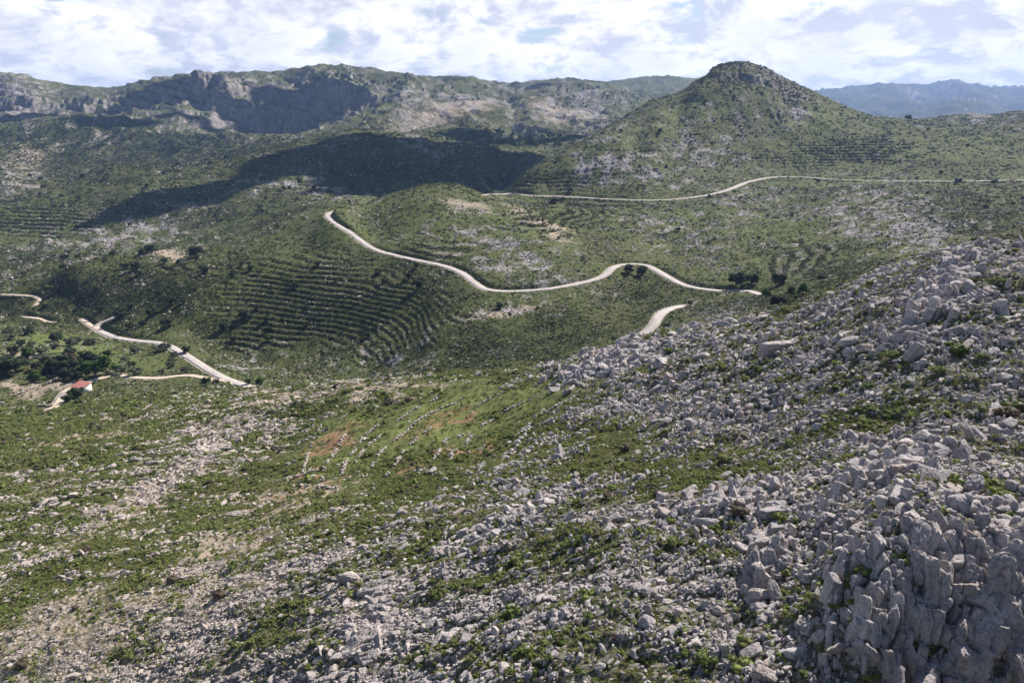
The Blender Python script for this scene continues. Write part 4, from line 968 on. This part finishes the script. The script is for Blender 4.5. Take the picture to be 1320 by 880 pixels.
# ------------------------------------------------------------------ sun, sky, clouds
SAZ = math.atan2(.72, .69); SEL = R(42)
sd = np.array([math.cos(SEL) * math.cos(SAZ), math.cos(SEL) * math.sin(SAZ), math.sin(SEL)])
ln = bpy.data.lights.new('sun', 'SUN'); ln.energy = 5.0; ln.angle = R(.53); ln.color = (1, .945, .875)
so = bpy.data.objects.new('sun', ln); COL.objects.link(so)
from mathutils import Vector
so.rotation_euler = Vector(-sd).to_track_quat('-Z', 'Y').to_euler()
w = bpy.data.worlds.new('World'); SC.world = w; w.use_nodes = True; nt_ = w.node_tree; nt_.nodes.clear()
class WT(NT):
    def __init__(s, t): s.t = t
t = WT(nt_)
sky = t.n('ShaderNodeTexSky', _sky_type='NISHITA', _sun_disc=False, _sun_elevation=SEL, _sun_rotation=math.pi / 2 - SAZ, _altitude=400., _air_density=1., _dust_density=.6)
tc = t.n('ShaderNodeTexCoord').outputs['Generated']; sx = t.n('ShaderNodeSeparateXYZ', Vector=tc)
zc = t.math('MAXIMUM', sx.outputs[2], 0.0); den = t.math('ADD', zc, .45)
pl = t.n('ShaderNodeCombineXYZ', X=t.math('DIVIDE', sx.outputs[0], den), Y=t.math('DIVIDE', sx.outputs[1], den), Z=t.math('MULTIPLY', zc, 2.)).outputs[0]
n1 = t.noise(pl, 5.5, 10, .58); n1.node.inputs['Distortion'].default_value = .25
pl2 = t.n('ShaderNodeVectorMath', _operation='ADD', i0=pl, i1=(.025, .03, .03)).outputs[0]
n1b = t.noise(pl2, 5.5, 10, .58); n1b.node.inputs['Distortion'].default_value = .25
n2 = t.noise(pl, 1.8, 3, .5)
cov = t.math('ADD', n1, t.math('MULTIPLY', n2, .5))
high = t.ramp(zc, .18, .6)
cov2 = t.math('SUBTRACT', cov, t.math('MULTIPLY', high, .16))
mask = t.math('MULTIPLY', t.ramp(cov2, .575, .67), t.ramp(sx.outputs[1], -.35, .15))
lit = t.math('SUBTRACT', n1, n1b); litr = t.ramp(lit, -.09, .05)
thick = t.ramp(cov2, .68, .95)
lum = t.mix(litr, (4.2, 4.35, 5.1), (7.5, 7.5, 7.5)); lum = t.mix(t.math('MULTIPLY', thick, .6), lum, (5.1, 5.2, 5.8))
lum = t.mix(t.ramp(zc, .15, .32), lum, (.85, 1.1, 1.8))
skyd = t.n('ShaderNodeVectorMath', _operation='SCALE', i0=sky.outputs[0], Scale=.62).outputs[0]
bgc = t.mix(mask, skyd, lum)
bg = t.n('ShaderNodeBackground', Color=bgc, Strength=.1); ow = t.n('ShaderNodeOutputWorld'); nt_.links.new(bg.outputs[0], ow.inputs[0])

# clouds above the frame: they shade the ridge behind the valley and the massif
def cloud_mat():
    t = NT('cloud'); return t.out((.85, .86, .9), 1., spec=0.)
M_CLOUD = cloud_mat()
def cloud(targets, H, label, seed):
    r = np.random.default_rng(seed); vs, fs, b = [], [], 0; co, fc = ICO[4]
    for (px, py, dm, rx_, ry_) in targets:
        gx_, gy_, gz_ = hit(px, py, dm); k = (H - gz_) / sd[2]; c = np.array([gx_, gy_, gz_]) + sd * k
        for q in range(5):
            off = np.array([r.normal(0, .4) * rx_, r.normal(0, .4) * ry_, r.uniform(0, 25)])
            s_ = np.array([rx_ * r.uniform(.5, .8), ry_ * r.uniform(.5, .8), 32 * r.uniform(.7, 1.3)])
            dsp = 1 + .18 * n3(co * 1.6, seed + q) + .10 * n3(co * 4, seed + q + 4) + .05 * n3(co * 9, seed + q + 7)
            v = co * dsp[:, None] * s_ + c + off; vs.append(v); fs.append(fc + b); b += len(v)
    o = obj('cloud', mesh('cloud', np.vstack(vs), np.vstack(fs), M_CLOUD, True)); return tag(o, label, 'cloud')
cloud([(300,240,800,75,60),(400,215,900,100,110),(480,195,1200,120,150),(560,205,1200,110,140),(620,215,1100,80,120),(500,238,900,100,60),(240,255,800,50,30),(690,203,1400,70,70),(660,225,1150,60,70),(650,205,1350,90,90),(565,236,900,100,60),(450,250,850,60,40),(610,238,900,50,50)], 820, 'low white cloud overhead casting the dark shadow on the middle ridge', 1)
cloud([(40,152,2050,90,50),(150,165,2000,110,50),(250,150,2150,90,40),(330,165,2150,110,40),(410,150,2300,110,40),(200,120,2350,80,50),(380,125,2400,110,60)], 1300, 'white cloud overhead shading the foot of the cliffs', 2)
cloud([(600,172,1850,60,20),(660,183,1800,90,30),(720,192,1700,80,30)], 1350, 'small white cloud overhead shading the far pine wood', 3)

# haze
zmin = float(Z.min()) - 1; zmax = float(Z.max()) + 20
M_HAZE = bpy.data.materials.new('haze'); M_HAZE.use_nodes = True; ht = M_HAZE.node_tree; ht.nodes.clear()
pv = ht.nodes.new('ShaderNodeVolumePrincipled'); pv.inputs['Color'].default_value = (.36, .54, 1., 1); pv.inputs['Density'].default_value = HZ = 5.5e-5; pv.inputs['Anisotropy'].default_value = .2
hm = ht.nodes.new('ShaderNodeOutputMaterial'); ht.links.new(pv.outputs[0], hm.inputs['Volume'])
USE_HAZE = True
if USE_HAZE:
    v, f = boxv(-103000, 103000, -500, 61000, zmin, min(zmax, 780.))
    tag(obj('haze', mesh('haze', v, f, M_HAZE)), 'thin bluish haze over the valley', 'haze', kind='stuff')
print('z range', zmin, zmax)

# ------------------------------------------------------------------ camera and output
cam = bpy.data.cameras.new('camera'); co_ = bpy.data.objects.new('camera', cam); COL.objects.link(co_)
cam.sensor_width = 36; cam.lens = 24; cam.clip_start = .5; cam.clip_end = 120000
co_.location = (0, 0, 0); co_.rotation_euler = (math.pi / 2 - PITCH, 0, 0)
SC.camera = co_
SC.render.engine = 'CYCLES'
SC.view_settings.view_transform = 'Standard'; SC.view_settings.look = 'None'; SC.view_settings.exposure = .78; SC.view_settings.gamma = 1
cy = SC.cycles; cy.use_denoising = True; cy.denoiser = 'OPENIMAGEDENOISE'; cy.denoising_prefilter = 'FAST'
cy.max_bounces = 4; cy.diffuse_bounces = 2; cy.glossy_bounces = 1; cy.transmission_bounces = 1; cy.volume_bounces = 1; cy.transparent_max_bounces = 4
cy.use_adaptive_sampling = True; cy.adaptive_threshold = .02
# few look-alikes in one spot are told apart by their order from left to right
bylab = {}
for o in COL.objects:
    if o.parent is None and o.get('group') and o.get('label'): bylab.setdefault(o['label'], []).append(o)
ORD = ['leftmost', 'second from left', 'third from left', 'fourth from left', 'fifth from left', 'sixth from left']
for lab, os_ in bylab.items():
    if 2 <= len(os_) <= 6 and len(lab.split()) <= 12:
        os_.sort(key=lambda o: o.location.x / o.location.y)
        for k, o in enumerate(os_): o['label'] = ('rightmost' if k == len(os_) - 1 else ORD[k]) + ' ' + lab
print('done', round(time.time() - T0, 1))
